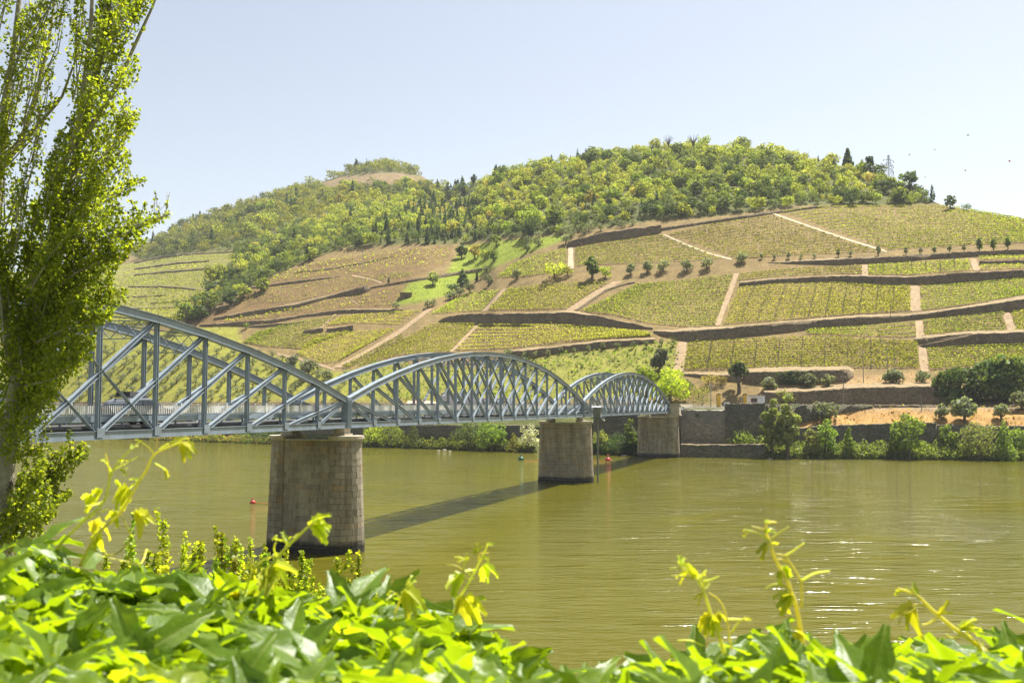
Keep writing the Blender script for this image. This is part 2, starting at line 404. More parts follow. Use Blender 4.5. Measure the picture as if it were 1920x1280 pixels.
M['lf_bank'] = mat_leaf('willow_leaves', [(0.09, 0.13, 0.025), (0.14, 0.18, 0.035), (0.20, 0.225, 0.055)], 0.45)
M['lf_pale'] = mat_leaf('pale_willow_leaves', [(0.15, 0.165, 0.055), (0.21, 0.22, 0.08), (0.28, 0.27, 0.11)], 0.42)
M['lf_blossom'] = mat_leaf('white_blossom', [(0.18, 0.20, 0.08), (0.45, 0.45, 0.32), (0.62, 0.60, 0.48)], 0.25)
M['lf_lime'] = mat_leaf('lime_leaves', [(0.18, 0.24, 0.02), (0.26, 0.30, 0.026), (0.33, 0.35, 0.035)], 0.45)
M['lf_vine'] = mat_leaf('vine_leaves', [(0.17, 0.185, 0.03), (0.24, 0.25, 0.042), (0.31, 0.305, 0.065)], 0.52)
M['lf_grass'] = mat_leaf('meadow_grass', [(0.10, 0.15, 0.014), (0.18, 0.22, 0.022), (0.25, 0.26, 0.04)], 0.4)
M['lf_dry'] = mat_leaf('dry_grass', [(0.30, 0.17, 0.06), (0.40, 0.24, 0.085), (0.25, 0.20, 0.06)], 0.3)
M['lf_poplar'] = mat_leaf('poplar_leaves', [(0.11, 0.165, 0.018), (0.16, 0.215, 0.022), (0.21, 0.26, 0.028), (0.28, 0.32, 0.034)], 0.57, 0.45, 0.3, (2.8, 2.7, 0.95))
M['lf_young'] = mat_leaf('young_poplar_leaves', [(0.16, 0.21, 0.022), (0.22, 0.27, 0.026), (0.28, 0.31, 0.034), (0.33, 0.31, 0.045)], 0.6, 0.45, 0.3, (2.4, 2.3, .7))
M['lf_creeper'] = mat_leaf('creeper_leaves', [(0.055, 0.15, 0.012), (0.085, 0.20, 0.014), (0.13, 0.25, 0.018), (0.19, 0.29, 0.022)], 0.46, 0.33, 0.6, (1.3, 1.25, 0.35))
M['stem_young'] = mat_leaf('young_stem', [(0.74, 0.74, 0.09), (0.82, 0.78, 0.16)], 0.4, 0.4, 0.5, (1.2, 1.2, 0.8))
M['lf_tip'] = mat_leaf('young_creeper_leaves', [(0.32, 0.38, 0.02), (0.42, 0.45, 0.03), (0.52, 0.50, 0.05)], 0.5, 0.4, 0.4, (1.9, 1.8, 0.6))
# ------------------------------------------------------------------ terrain beyond the river
def vnoise(x, y, seed=0):
    """smooth value noise, -1..1"""
    xi = np.floor(x).astype(np.int64); yi = np.floor(y).astype(np.int64)
    fx = x - xi; fy = y - yi
    fx = fx * fx * (3 - 2 * fx); fy = fy * fy * (3 - 2 * fy)
    def hsh(a, b):
        h = (a * 374761393 + b * 668265263 + seed * 974711) & 0x7fffffff
        h = (h ^ (h >> 13)) * 1274126177 & 0x7fffffff
        return ((h ^ (h >> 16)) & 0xffff) / 32767.5 - 1
    return (hsh(xi, yi) * (1 - fx) + hsh(xi + 1, yi) * fx) * (1 - fy) + (hsh(xi, yi + 1) * (1 - fx) + hsh(xi + 1, yi + 1) * fx) * fy
def fbm(x, y, seed=0, o=3):
    s = 0; a = 1
    for i in range(o): s = s + a * vnoise(x * 2 ** i, y * 2 ** i, seed + i); a *= 0.5
    return s
NA = 760
AZ = np.linspace(math.radians(-46), math.radians(46), NA)
xs = np.linspace(-1000, 2920, 1200)
def curve(pts): p = np.array(pts, float); return np.interp(xs, p[:, 0], p[:, 1])
def to_az(x, v, val):
    az, t = pix_az(x, v); o = np.argsort(az); return np.interp(AZ, az[o], np.asarray(val)[o])
v_w = curve([(-1000, 790), (-200, 806), (240, 823), (400, 829), (700, 838), (950, 847), (1200, 855), (1450, 859.5), (1920, 864), (2400, 869), (2900, 874)])
azw, tw = pix_az(xs, v_w)
R0 = to_az(xs, v_w, -CAMZ / tw)
ROAD0, ROAD1, ROADZ = R0 + 20.0, R0 + 27.0, 10.2
# skyline of the bare ground
v_s = curve([(-1000, 640), (-300, 560), (100, 500), (230, 475), (280, 458), (340, 424), (420, 398), (500, 372), (600, 343), (660, 321), (700, 310), (745, 311), (790, 330), (835, 356), (870, 354),
             (900, 342), (930, 330), (1000, 313), (1100, 297), (1200, 284), (1300, 278), (1400, 280), (1500, 295), (1570, 308), (1620, 323), (1660, 340), (1700, 357), (1740, 374),
             (1770, 386), (1800, 391), (1850, 400), (1920, 412), (2100, 450), (2400, 520), (2900, 640)])
r_s = curve([(-1000, 900), (280, 880), (700, 900), (780, 860), (850, 700), (930, 500), (1000, 480), (1300, 470), (1500, 450), (1600, 430), (1700, 405), (1800, 380), (1920, 355), (2400, 320), (2900, 300)])
azs, ts = pix_az(xs, v_s)
RS = to_az(xs, v_s, r_s); ZS = to_az(xs, v_s, CAMZ + ts * r_s)
v_m = curve([(-1000, 690), (-300, 640), (100, 612), (240, 605), (355, 600), (430, 560), (530, 510), (640, 470), (760, 455), (850, 455), (950, 440), (2900, 440)])
azm, tm = pix_az(xs, v_m)
r_road = np.interp(azm, AZ, ROAD1)
r_m = r_road * 0.47 / (0.47 - tm) ; 
RM = to_az(xs, v_m, r_m); ZM = to_az(xs, v_m, CAMZ + tm * r_m)
wgt = to_az(xs, v_m, (lambda q: q * q * (3 - 2 * q))(np.clip((xs - 780) / 260.0, 0, 1)))       # 1: straight main hill, 0: two-step profile
# straight-profile mid control (slightly bulged)
RB = ROAD1 + 0.5 * (RS - ROAD1); ZB = ROADZ + 0.5 * (ZS - ROADZ) + 3.0
RMm = np.minimum(RM, RS - 20)
RC = RMm * (1 - wgt) + RB * wgt; ZC = ZM * (1 - wgt) + ZB * wgt
segs = [(R0 - 30, R0 * 0 - 5.0, 2), (R0, R0 * 0, 3), (R0 + 5, R0 * 0 + 1.5, 2), (R0 + 7.5, R0 * 0 + 3.0, 2), (R0 + 8.2, R0 * 0 + 5.6, 8), (ROAD0, R0 * 0 + ROADZ - 0.02, 4), (ROAD1, R0 * 0 + ROADZ, 110),
        (RC, ZC, 110), (RS, ZS, 4), (RS + 40, ZS - 8, 4), (RS + 160, ZS - 75, 4), (RS + 500, ZS * 0 - 6, 0)]
Rr, Zr = [], []
for i, (r, z, n) in enumerate(segs):
    if i == len(segs) - 1: Rr.append(r); Zr.append(z); break
    r2, z2, _ = segs[i + 1]
    for k in range(n):
        f = k / n; Rr.append(r + (r2 - r) * f); Zr.append(z + (z2 - z) * f)
Rr = np.array(Rr); Zr = np.array(Zr)                          # (rows, NA)
# soften the kinks between the profile pieces above the road
i0 = 2 + 3 + 2 + 2 + 8 + 4 + 6
for _ in range(30):
    zz = Zr.copy(); zz[i0:-13] = (Zr[i0 - 1:-14] + 2 * Zr[i0:-13] + Zr[i0 + 1:-12]) / 4
    Zr = zz
# relief
Xw = Rr * np.sin(AZ); Yw = Rr * np.cos(AZ)
up = np.clip((Rr - ROAD1 - 4) / 25.0, 0, 1) * np.clip((RS + 20 - Rr) / 60.0, 0, 1)
Zr = Zr + up * (fbm(Xw / 42.0, Yw / 42.0, 3) * 1.1 + fbm(Xw / 9.0, Yw / 9.0, 9) * 0.18)
Zr = Zr + np.clip((Rr - R0 - 9) / 2, 0, 1) * np.clip((ROAD0 - Rr) / 2, 0, 1) * fbm(Xw / 4.0, Yw / 4.0, 21) * 0.8
NR = len(Rr)
def profile(az):
    """interpolated columns for many azimuths -> R (n,NR), Z (n,NR)"""
    f = (np.clip(az, AZ[0], AZ[-1]) - AZ[0]) / (AZ[1] - AZ[0]); i = np.clip(f.astype(int), 0, NA - 2); f = (f - i)[:, None]
    return Rr.T[i] * (1 - f) + Rr.T[i + 1] * f, Zr.T[i] * (1 - f) + Zr.T[i + 1] * f
def ground_hit(x, y):
    """first point of the far bank that the sight line through pixel (x, y) meets; (n,3)"""
    x = np.atleast_1d(np.asarray(x, float)); y = np.atleast_1d(np.asarray(y, float)); x, y = np.broadcast_arrays(x, y)
    out = np.zeros((x.size, 3)); xf = x.ravel(); yf = y.ravel()
    for a in range(0, x.size, 20000):
        az, t = pix_az(xf[a:a + 20000], yf[a:a + 20000])
        R, Z = profile(az)
        g = Z - (CAMZ + t[:, None] * R)
        hit = (g[:, 1:] >= 0) & (g[:, :-1] < 0)
        k = np.argmax(hit, 1); has = hit.any(1)
        k = np.where(has, k, np.argmax(np.where(np.arange(NR - 1) < NR - 13, g[:, :-1], -1e9), 1))
        ii = np.arange(len(k)); g0 = g[ii, k]; g1 = g[ii, k + 1]
        f = np.where(has, np.clip(-g0 / np.where(np.abs(g1 - g0) < 1e-9, 1, g1 - g0), 0, 1), 0)
        r = R[ii, k] * (1 - f) + R[ii, k + 1] * f
        z = Z[ii, k] * (1 - f) + Z[ii, k + 1] * f
        out[a:a + 20000] = np.stack([r * np.sin(az), r * np.cos(az), z], -1)
    return out
def ground_z(X, Y):
    X = np.atleast_1d(np.asarray(X, float)); Y = np.atleast_1d(np.asarray(Y, float))
    az = np.arctan2(X, Y); r = np.hypot(X, Y); out = np.zeros(len(X))
    for a in range(0, len(X), 20000):
        R, Z = profile(az[a:a + 20000]); q = r[a:a + 20000]
        k = np.clip((R < q[:, None]).sum(1) - 1, 0, NR - 2); ii = np.arange(len(k))
        f = np.clip((q - R[ii, k]) / np.maximum(R[ii, k + 1] - R[ii, k], 1e-6), 0, 1)
        out[a:a + 20000] = Z[ii, k] * (1 - f) + Z[ii, k + 1] * f
    return out
def inside(px, py, poly):
    px = np.asarray(px); py = np.asarray(py); r = np.zeros(px.shape, bool); n = len(poly)
    for i in range(n):
        x1, y1 = poly[i]; x2, y2 = poly[(i + 1) % n]
        c = (y1 > py) != (y2 > py)
        with np.errstate(divide='ignore', invalid='ignore'):
            r ^= c & (px < (x2 - x1) * (py - y1) / (y2 - y1 + 1e-12) + x1)
    return r
# ground types (outlines of the plots as seen from the promenade)
WOOD = [(-900, 560), (100, 480), (230, 470), (270, 489), (370, 473), (446, 471), (432, 500), (395, 545), (345, 600), (375, 602), (430, 560), (470, 540), (530, 508), (640, 465), (760, 458), (850, 458), (935, 447), (1060, 437),
        (1240, 412), (1340, 406), (1500, 385), (1640, 384), (1790, 382), (1820, 360), (1740, 330), (1600, 270), (1300, 220), (900, 250), (700, 270), (400, 350), (-900, 380)]
BARE = [(588, 347), (640, 332), (700, 325), (745, 324), (790, 331), (822, 337), (760, 344), (690, 347), (620, 349)]
MEADOW = [(715, 566), (725, 540), (760, 531), (835, 518), (850, 488), (868, 462), (935, 452), (1060, 440), (1065, 447), (985, 477), (930, 500), (880, 530), (845, 552), (790, 566), (745, 572)]
MEADOW2 = [(980, 674), (1090, 660), (1228, 645), (1268, 640), (1268, 700), (1262, 745), (980, 752), (700, 752), (640, 700), (700, 680), (900, 692)]
GROVE = [(-900, 700), (100, 640), (240, 628), (390, 612), (445, 612), (455, 645), (500, 665), (560, 672), (615, 694), (650, 700), (700, 752), (-900, 752)]
TERR = [(-900, 690), (-900, 590), (100, 500), (250, 492), (370, 474), (446, 472), (432, 500), (395, 545), (345, 602), (240, 628), (100, 640)]
DRY = [(1430, 757.5), (2900, 757.5), (2900, 812), (1500, 806), (1430, 806)]
DRY2 = [(1425, 757), (1425, 716), (1500, 712), (1600, 704), (1740, 696), (1745, 757)]
SOIL = (0.205, 0.148, 0.066)
gx, gy = project(np.stack([Xw, Yw, Zr], -1))
C = np.zeros(Rr.shape + (3,)); C[:] = SOIL
C[inside(gx, gy, TERR)] = (0.18, 0.17, 0.05)
C[inside(gx, gy, GROVE)] = (0.25, 0.245, 0.045)
C[inside(gx, gy, MEADOW)] = (0.20, 0.245, 0.032)
C[inside(gx, gy, MEADOW2)] = (0.23, 0.225, 0.05)
C[inside(gx, gy, WOOD)] = (0.10, 0.105, 0.035)
C[inside(gx, gy, BARE)] = (0.19, 0.135, 0.075)
C[inside(gx, gy, [(345, 606), (400, 575), (470, 541), (600, 490), (850, 458), (845, 488), (770, 526), (735, 578), (500, 606), (380, 614)])] = (0.165, 0.110, 0.050)
low = (Rr < ROAD0 - 0.5)
C[low] = (0.085, 0.095, 0.03)
dry = inside(gx, gy, DRY) & (Rr > R0 + 8) & (Rr <= ROAD0)
C[dry] = (0.36, 0.215, 0.08)
C[inside(gx, gy, DRY2) & (Rr > ROAD1)] = (0.32, 0.215, 0.105)
road = (Rr >= ROAD0 - 0.1) & (Rr <= ROAD1)
C[road] = (0.16, 0.155, 0.14)
# soft borders
for _ in range(2):
    C[1:-1, 1:-1] = (C[1:-1, 1:-1] * 2 + C[:-2, 1:-1] + C[2:, 1:-1] + C[1:-1, :-2] + C[1:-1, 2:]) / 6
idx = np.arange(NR * NA).reshape(NR, NA)
Q = np.stack([idx[:-1, :-1], idx[:-1, 1:], idx[1:, 1:], idx[1:, :-1]], -1).reshape(-1, 4)
me = np_mesh('hillside', np.stack([Xw, Yw, Zr], -1).reshape(-1, 3), Q, M['ground'], smooth=True)
ca = me.color_attributes.new('ground', 'FLOAT_COLOR', 'POINT')
ca.data.foreach_set('color', np.concatenate([C.reshape(-1, 3), np.ones((NR * NA, 1))], 1).astype(np.float32).ravel())
prop(link('hillside', me), 'hill with terraced vineyards and a wooded top across the river', kind='structure')

# river and its bed
mb = MB(); mb.add([(-1500, -40, 0), (1500, -40, 0), (1500, 700, 0), (-1500, 700, 0)], [(0, 1, 2, 3)])
prop(mb.build('river_water', M['water']), 'olive brown river with small ripples', kind='structure')
# near bank below the promenade, one sheet
bx = np.linspace(-160, 160, 90); by = np.array([-30, -3, 1.9, 2.3, 4, 7, 10, 14, 18, 22, 25, 28, 34.0])
bz = np.array([9.3, 9.3, 9.3, 6.3, 5.6, 5.0, 4.5, 4.0, 3.0, 1.4, 0.2, -1.5, -4.0])
BXg, BYg = np.meshgrid(bx, by); BZg = np.repeat(bz[:, None], len(bx), 1)
k = (BYg > 3); BZg = BZg + k * fbm(BXg / 6, BYg / 6, 5) * 0.3; BYg = BYg + (BYg > 5) * fbm(BXg / 14, BYg / 30, 8) * 1.5
idx = np.arange(BXg.size).reshape(BXg.shape)
Q = np.stack([idx[:-1, :-1], idx[:-1, 1:], idx[1:, 1:], idx[1:, :-1]], -1).reshape(-1, 4)
me = np_mesh('near_bank', np.stack([BXg, BYg, BZg], -1).reshape(-1, 3), Q, M['ground'], smooth=True)
ca = me.color_attributes.new('ground', 'FLOAT_COLOR', 'POINT')
cc = np.zeros((BXg.size, 4)); cc[:] = (0.10, 0.12, 0.035, 1); ca.data.foreach_set('color', cc.astype(np.float32).ravel())
prop(link('near_bank', me), 'sloping grassy bank below the promenade', kind='structure')

# ------------------------------------------------------------------ terrace walls
def resample(pts, n):
    p = np.array(pts, float); s = np.r_[0, np.cumsum(np.hypot(*np.diff(p, axis=0).T))]
    return np.stack([np.interp(np.linspace(0, s[-1], n), s, p[:, k]) for k in (0, 1)], -1)
def by_x(pts, x): p = np.array(pts, float); return np.interp(x, p[:, 0], p[:, 1])
def terrace_wall(top, bot, label, mat='rubble', cap='soil_cap', deep=None, name='terrace_wall', step=9, cat='wall', group='dry stone terrace walls'):
    """retaining wall: its foot stands on the slope where the sight line meets it, its height is true, its back runs into the hill"""
    x0 = max(top[0][0], bot[0][0]); x1 = min(top[-1][0], bot[-1][0])
    n = max(4, int((x1 - x0) / step)); x = np.linspace(x0, x1, n)
    vb = by_x(bot, x); vt = by_x(top, x)
    P = ground_hit(x, vb); r = np.hypot(P[:, 0], P[:, 1])
    h = np.maximum((vb - vt) * r / F, 0.15) + vnoise(x / 11.0, x * 0, 4) * 0.12
    u = P[:, :2] / r[:, None]                                   # away from the river
    D = h / 0.42 + 1.2
    if deep: D = np.full(n, deep)
    rows = []
    for off, z in ((0.0, -1.2), (0.0, 0.0), (0.10, 1.0), (0.55, 1.0), (None, None)):
        if off is None:
            XY = P[:, :2] + u * D[:, None]; zz = ground_z(XY[:, 0], XY[:, 1]) - 0.25 if not deep else P[:, 2] + h - 0.02
        else:
            XY = P[:, :2] + u * off; zz = P[:, 2] + (h * z if z >= 0 else z)
        rows.append(np.c_[XY, zz])
    rows = np.array(rows)                                       # (5,n,3)
    rows[2:4, :, 2] += (rng.random(n) - 0.5) * 0.16
    V = rows.reshape(-1, 3); id_ = np.arange(5 * n).reshape(5, n)
    Q = np.stack([id_[:-1, :-1], id_[:-1, 1:], id_[1:, 1:], id_[1:, :-1]], -1).reshape(-1, 4)
    mi = np.repeat([0, 0, 0, 1], n - 1)
    # closed ends
    me = np_mesh(name, V, Q, [M[mat], M[cap]], mi)
    bme = MB()
    o = link(name, me)
    e = [[tuple(rows[k, 0]) for k in range(5)], [tuple(rows[k, -1]) for k in (4, 3, 2, 1, 0)]]
    import bmesh
    bm = bmesh.new(); bm.from_mesh(me)
    for pts in e:
        vs_ = [bm.verts.new(p) for p in pts]
        bm.faces.new(vs_)
    bm.to_mesh(me); bm.free()
    return prop(o, label, cat, group)
W = terrace_wall
W([(1440, 492), (1480, 490), (1569, 486), (1672, 481), (1776, 474), (1844, 471), (1990, 466)], [(1440, 493.5), (1480, 495), (1569, 496), (1672, 492), (1776, 484), (1844, 480), (1990, 474)], 'long dark stone wall above the topmost narrow vine strip, below the line of saplings')
W([(1837, 489.5), (1990, 487)], [(1837, 496), (1990, 493)], 'short low wall splitting the top right vine strip in two')
W([(1387, 530), (1452, 522.5), (1569, 517), (1707, 520), (1810, 512), (1920, 508), (1990, 505)], [(1387, 538), (1452, 531), (1569, 529), (1659, 535.5), (1707, 533), (1776, 532), (1844, 526), (1990, 517)], 'long curving dark wall between the narrow upper vine strips and the wide central vineyard')
W([(822, 602), (834, 594), (874, 588), (984, 587), (1066, 585), (1121, 592), (1170, 603), (1224, 613)], [(822, 604.5), (874, 605), (984, 606), (1035, 603), (1087, 609), (1138, 612.5), (1190, 616), (1224, 618)], 'wedge shaped brown retaining wall in the middle of the slope above the vineyard behind the arches')
W([(1226, 619), (1260, 622), (1363, 615), (1480, 604), (1604, 595), (1707, 591), (1810, 577.5), (1920, 562), (1990, 553)], [(1226, 624), (1240, 629), (1294, 639), (1363, 634), (1480, 622), (1535, 615), (1617, 608), (1690, 601.5), (1741, 596), (1844, 586), (1920, 579), (1990, 573)], 'longest and tallest grey wall under the wide central vineyard, rising to the right')
W([(1714, 636), (1810, 627), (1920, 625), (1990, 623)], [(1714, 639), (1734, 650), (1810, 646), (1920, 644), (1990, 642)], 'dark wall with bare poles leaning on it at the lower right vineyard')
W([(960, 659), (1087, 645), (1156, 638), (1228, 635)], [(960, 669), (984, 671), (1087, 657), (1156, 650), (1228, 643)], 'brown wall along the top of the green grassy slope right of the middle arch')
W([(1396, 699), (1488, 695), (1594, 693), (1601, 697)], [(1396, 716), (1467, 722), (1594, 714), (1601, 706)], 'grey wall with an ivy patch under the lowest wide vineyard')
W([(1282, 700), (1360, 703), (1392, 702)], [(1282, 704), (1360, 714), (1392, 715)], 'low wall behind the little pergola near the bright lime tree')
W([(1065, 453), (1122, 437.5), (1182, 428), (1240, 421)], [(1065, 464), (1122, 453), (1182, 445), (1240, 436)], 'dark wall bordering the meadow just below the wood')
W([(1240, 427), (1290, 420), (1340, 412), (1440, 397), (1500, 389), (1560, 384)], [(1240, 433), (1290, 425), (1340, 418), (1440, 403), (1500, 394), (1560, 387)], 'low earth and stone bank along the lower edge of the wood', 'rubble', group='dry stone terrace walls')
W([(1080, 581), (1138, 541), (1165, 532), (1190, 527)], [(1080, 585), (1138, 546), (1165, 536), (1190, 531)], 'narrow curving wall beside the slanting dirt track')
W([(402, 595), (484, 581), (551, 570), (614, 555)], [(402, 600), (484, 589), (551, 578), (614, 559.5)], 'thin sinuous wall across the brown half bare vineyard, lower left part')
W([(614, 555), (650, 545), (687, 534), (694, 536)], [(614, 559.5), (646, 555), (690, 548), (694, 544)], 'broad block of wall at the bend of the brown vineyard')
W([(695, 538), (730, 531), (790, 520), (832, 513), (905, 502)], [(695, 541.5), (730, 535.5), (790, 525.5), (832, 520), (905, 508)], 'wall running above the bright green meadow towards the olives')
W([(375, 608), (500, 600), (568, 590), (646, 579.5), (755, 580)], [(375, 612), (457, 611), (511, 605.5), (568, 594.5), (646, 587), (755, 583.5)], 'long thin wall at the bottom edge of the brown vineyard')
W([(551, 509), (615, 503), (680, 492), (736, 479)], [(551, 512), (615, 506), (680, 495), (736, 482)], 'topmost thin wall in the brown vineyard below the wood')
W([(462, 540), (524, 530), (570, 524), (638, 517)], [(462, 542.5), (524, 535), (570, 529), (638, 519)], 'second thin wall from the top in the brown vineyard')
W([(386, 582), (405, 575), (440, 571)], [(386, 588), (405, 582), (440, 573.5)], 'short dark wall at the left tip of the brown vineyard')
W([(570, 619), (603, 613), (606, 614)], [(570, 627.5), (600, 623), (606, 622)], 'left piece of the short broken wall between the green vine plots')
W([(614, 616), (640, 612), (662, 609.5)], [(614, 622), (640, 621), (662, 619.5)], 'right piece of the short broken wall between the green vine plots')
W([(467, 611), (484, 609), (540, 605), (571, 602)], [(467, 614), (484, 614), (540, 610), (571, 605)], 'low double wall under the long thin wall of the brown vineyard')
for t, b, l in [([(252, 491), (300, 481), (370, 474), (446, 471)], [(252, 494), (300, 484), (370, 476.5), (446, 473)], 'uppermost curved terrace edge right under the wood on the far left hill'),
                ([(252, 503), (330, 492), (392, 488)], [(252, 506), (330, 495.5), (392, 490.5)], 'second terrace edge from the top on the far left hill'),
                ([(252, 514), (330, 507), (392, 502)], [(252, 517), (330, 510.5), (392, 504.5)], 'third terrace edge from the top on the far left hill'),
                ([(240, 536), (300, 536), (348, 539), (400, 546)], [(240, 539), (300, 539), (348, 542), (400, 548)], 'middle terrace edge on the far left hill'),
                ([(240, 555), (280, 554), (305, 553)], [(240, 558), (280, 557), (305, 555)], 'short terrace edge on the far left hill beside the poplar'),
                ([(282, 567), (340, 563), (402, 558)], [(282, 569.5), (340, 566), (402, 560)], 'low terrace edge on the far left hill ending at the ravine trees'),
                ([(240, 577), (300, 576), (375, 574)], [(240, 580), (300, 578.5), (375, 576)], 'lowest visible terrace edge on the far left hill above the bridge')]:
    W(t, b, l, group='terrace edges on the far left hill')
# walls along the road and the river bank
W([(1433, 736), (1488, 735), (1594, 728.5), (1700, 727), (1750, 726)], [(1433, 757.3), (1750, 757.3)], 'tall retaining wall along the far side of the road', 'rubble')
W([(1750, 733), (1778, 736)], [(1750, 757.3), (1778, 757.3)], 'stepped end piece of the road wall by the dark round bushes', 'rubble')
W([(1435, 758.6), (1637, 758.6)], [(1435, 800), (1490, 797), (1540, 784), (1590, 773), (1637, 765)], 'dark mossy wall carrying the road above the dry orange bank', 'rubble_dark', deep=7.5)
W([(1640, 758.8), (2300, 758.8)], [(1640, 764), (1800, 763), (2300, 765)], 'low kerb wall along the road above the olives', 'rubble', deep=6)
W([(1495, 803), (1540, 799), (1620, 797), (1757, 795)], [(1495, 829), (1620, 829), (1757, 829)], 'dark wall behind the waterside trees below the dry bank', 'rubble_dark', deep=2.2)
W([(1757, 798), (1850, 801), (1920, 802), (2300, 806)], [(1757, 829), (1920, 829), (2300, 832)], 'overgrown wall at the right end of the dry bank', 'rubble_dark', deep=2.2)
W([(1360, 758.5), (1436, 758.5)], [(1360, 834), (1436, 834)], 'tall blackened wall next to the bridge abutment', 'rubble_dark', deep=9)
W([(1277, 770), (1362, 770)], [(1277, 833), (1362, 833)], 'pale weathered wing wall behind the last pier', 'ashlar', 'concrete', deep=12, name='wing_wall', group=None)
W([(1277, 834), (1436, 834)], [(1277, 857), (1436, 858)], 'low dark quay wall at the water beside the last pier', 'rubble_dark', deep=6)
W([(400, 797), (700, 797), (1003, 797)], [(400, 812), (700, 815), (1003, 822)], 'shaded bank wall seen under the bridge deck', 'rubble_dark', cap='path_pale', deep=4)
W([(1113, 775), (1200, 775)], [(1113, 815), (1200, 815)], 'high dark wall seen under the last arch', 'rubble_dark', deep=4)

# ------------------------------------------------------------------ paths draped on the slope
def drape(line, wpx, mat, label, lift=0.12, step=6):
    p = resample(line, max(3, int(sum(math.dist(line[i], line[i + 1]) for i in range(len(line) - 1)) / step)))
    w = wpx if hasattr(wpx, '__len__') else (wpx, wpx)
    wid = np.linspace(w[0], w[1], len(p)) * (1 + 0.25 * (rng.random(len(p)) - 0.5))
    d = np.gradient(p, axis=0); steep = abs(d[:, 1]).sum() > abs(d[:, 0]).sum() * 0.5
    off = np.array([1.0, 0.0]) if steep else np.array([0.0, 1.0])
    L = ground_hit(*(p - off * wid[:, None] / 2).T); Rt = ground_hit(*(p + off * wid[:, None] / 2).T)
    Cn = (L + Rt) / 2
    for A in (L, Rt, Cn): A[:, 2] = np.maximum(A[:, 2], ground_z(A[:, 0], A[:, 1])) + lift
    V = np.stack([L, Cn, Rt], 1).reshape(-1, 3); n = len(p); id_ = np.arange(3 * n).reshape(n, 3)
    Q = np.concatenate([np.stack([id_[:-1, j], id_[:-1, j + 1], id_[1:, j + 1], id_[1:, j]], -1) for j in (0, 1)])
    prop(link('path', np_mesh('path', V, Q, M[mat])), label, kind='structure')
for ln, w, m_, l in [([(1244, 440), (1290, 461), (1330, 476), (1372, 487)], 3.2, 'path_pale', 'pale footpath slanting down from the end of the upper wall'),
                     ([(1447, 400), (1520, 426), (1590, 450), (1662, 472)], 3.4, 'path_pale', 'pale footpath slanting across the topmost vineyard'),
                     ([(1070, 464), (1070, 504)], 10, 'path_pale', 'short steep pale strip between two upper vine plots'),
                     ([(1381, 513), (1370, 545), (1356, 580), (1345, 611)], (9, 11), 'path', 'brown strip dividing the wide central vineyard on its left'),
                     ([(1621, 497), (1622, 517)], 11, 'path', 'short tan strip in the narrow top vineyard'),
                     ([(1824, 486), (1832, 508)], (11, 14), 'path', 'short tan strip near the right end of the narrow top vineyard'),
                     ([(1715, 536), (1717, 584)], (17, 20), 'path', 'broad tan strip in the middle of the right vineyards'),
                     ([(1723, 602), (1726, 636)], (13, 16), 'path', 'tan strip below the tall grey wall'),
                     ([(1729, 651), (1734, 698)], (15, 16), 'path', 'tan strip in the lowest right vineyard'),
                     ([(1885, 586), (1900, 622)], (15, 18), 'path', 'tan strip near the right edge of the vineyards'),
                     ([(1280, 641), (1272, 697)], (18, 20), 'path', 'stony tan strip left of the lowest wide vineyard'),
                     ([(1160, 528), (1110, 555), (1066, 584)], (18, 16), 'path', 'slanting dirt track beside the narrow curving wall'),
                     ([(947, 542), (928, 562), (908, 584)], 8, 'path', 'thin brown strip in the plot above the wedge wall'),
                     ([(898, 607), (872, 634), (845, 660)], 8, 'path', 'thin brown strip in the vineyard behind the arches'),
                     ([(806, 580), (750, 622), (690, 660), (632, 690)], (10, 20), 'path', 'broad diagonal tan track down to the bridge'),
                     ([(520, 664), (560, 673), (600, 684), (628, 694)], 5, 'path', 'pale track curving to the foot of the diagonal track'),
                     ([(637, 582), (620, 598), (600, 616)], 5, 'path', 'thin strip in the green plot left of the diagonal track'),
                     ([(660, 517), (700, 525), (715, 531)], 3, 'path', 'faint pale path in the brown vineyard'),
                     ([(640, 555), (660, 564), (676, 574)], 3, 'path', 'faint pale path below the broad block wall')]:
    drape(ln, w, m_, l)
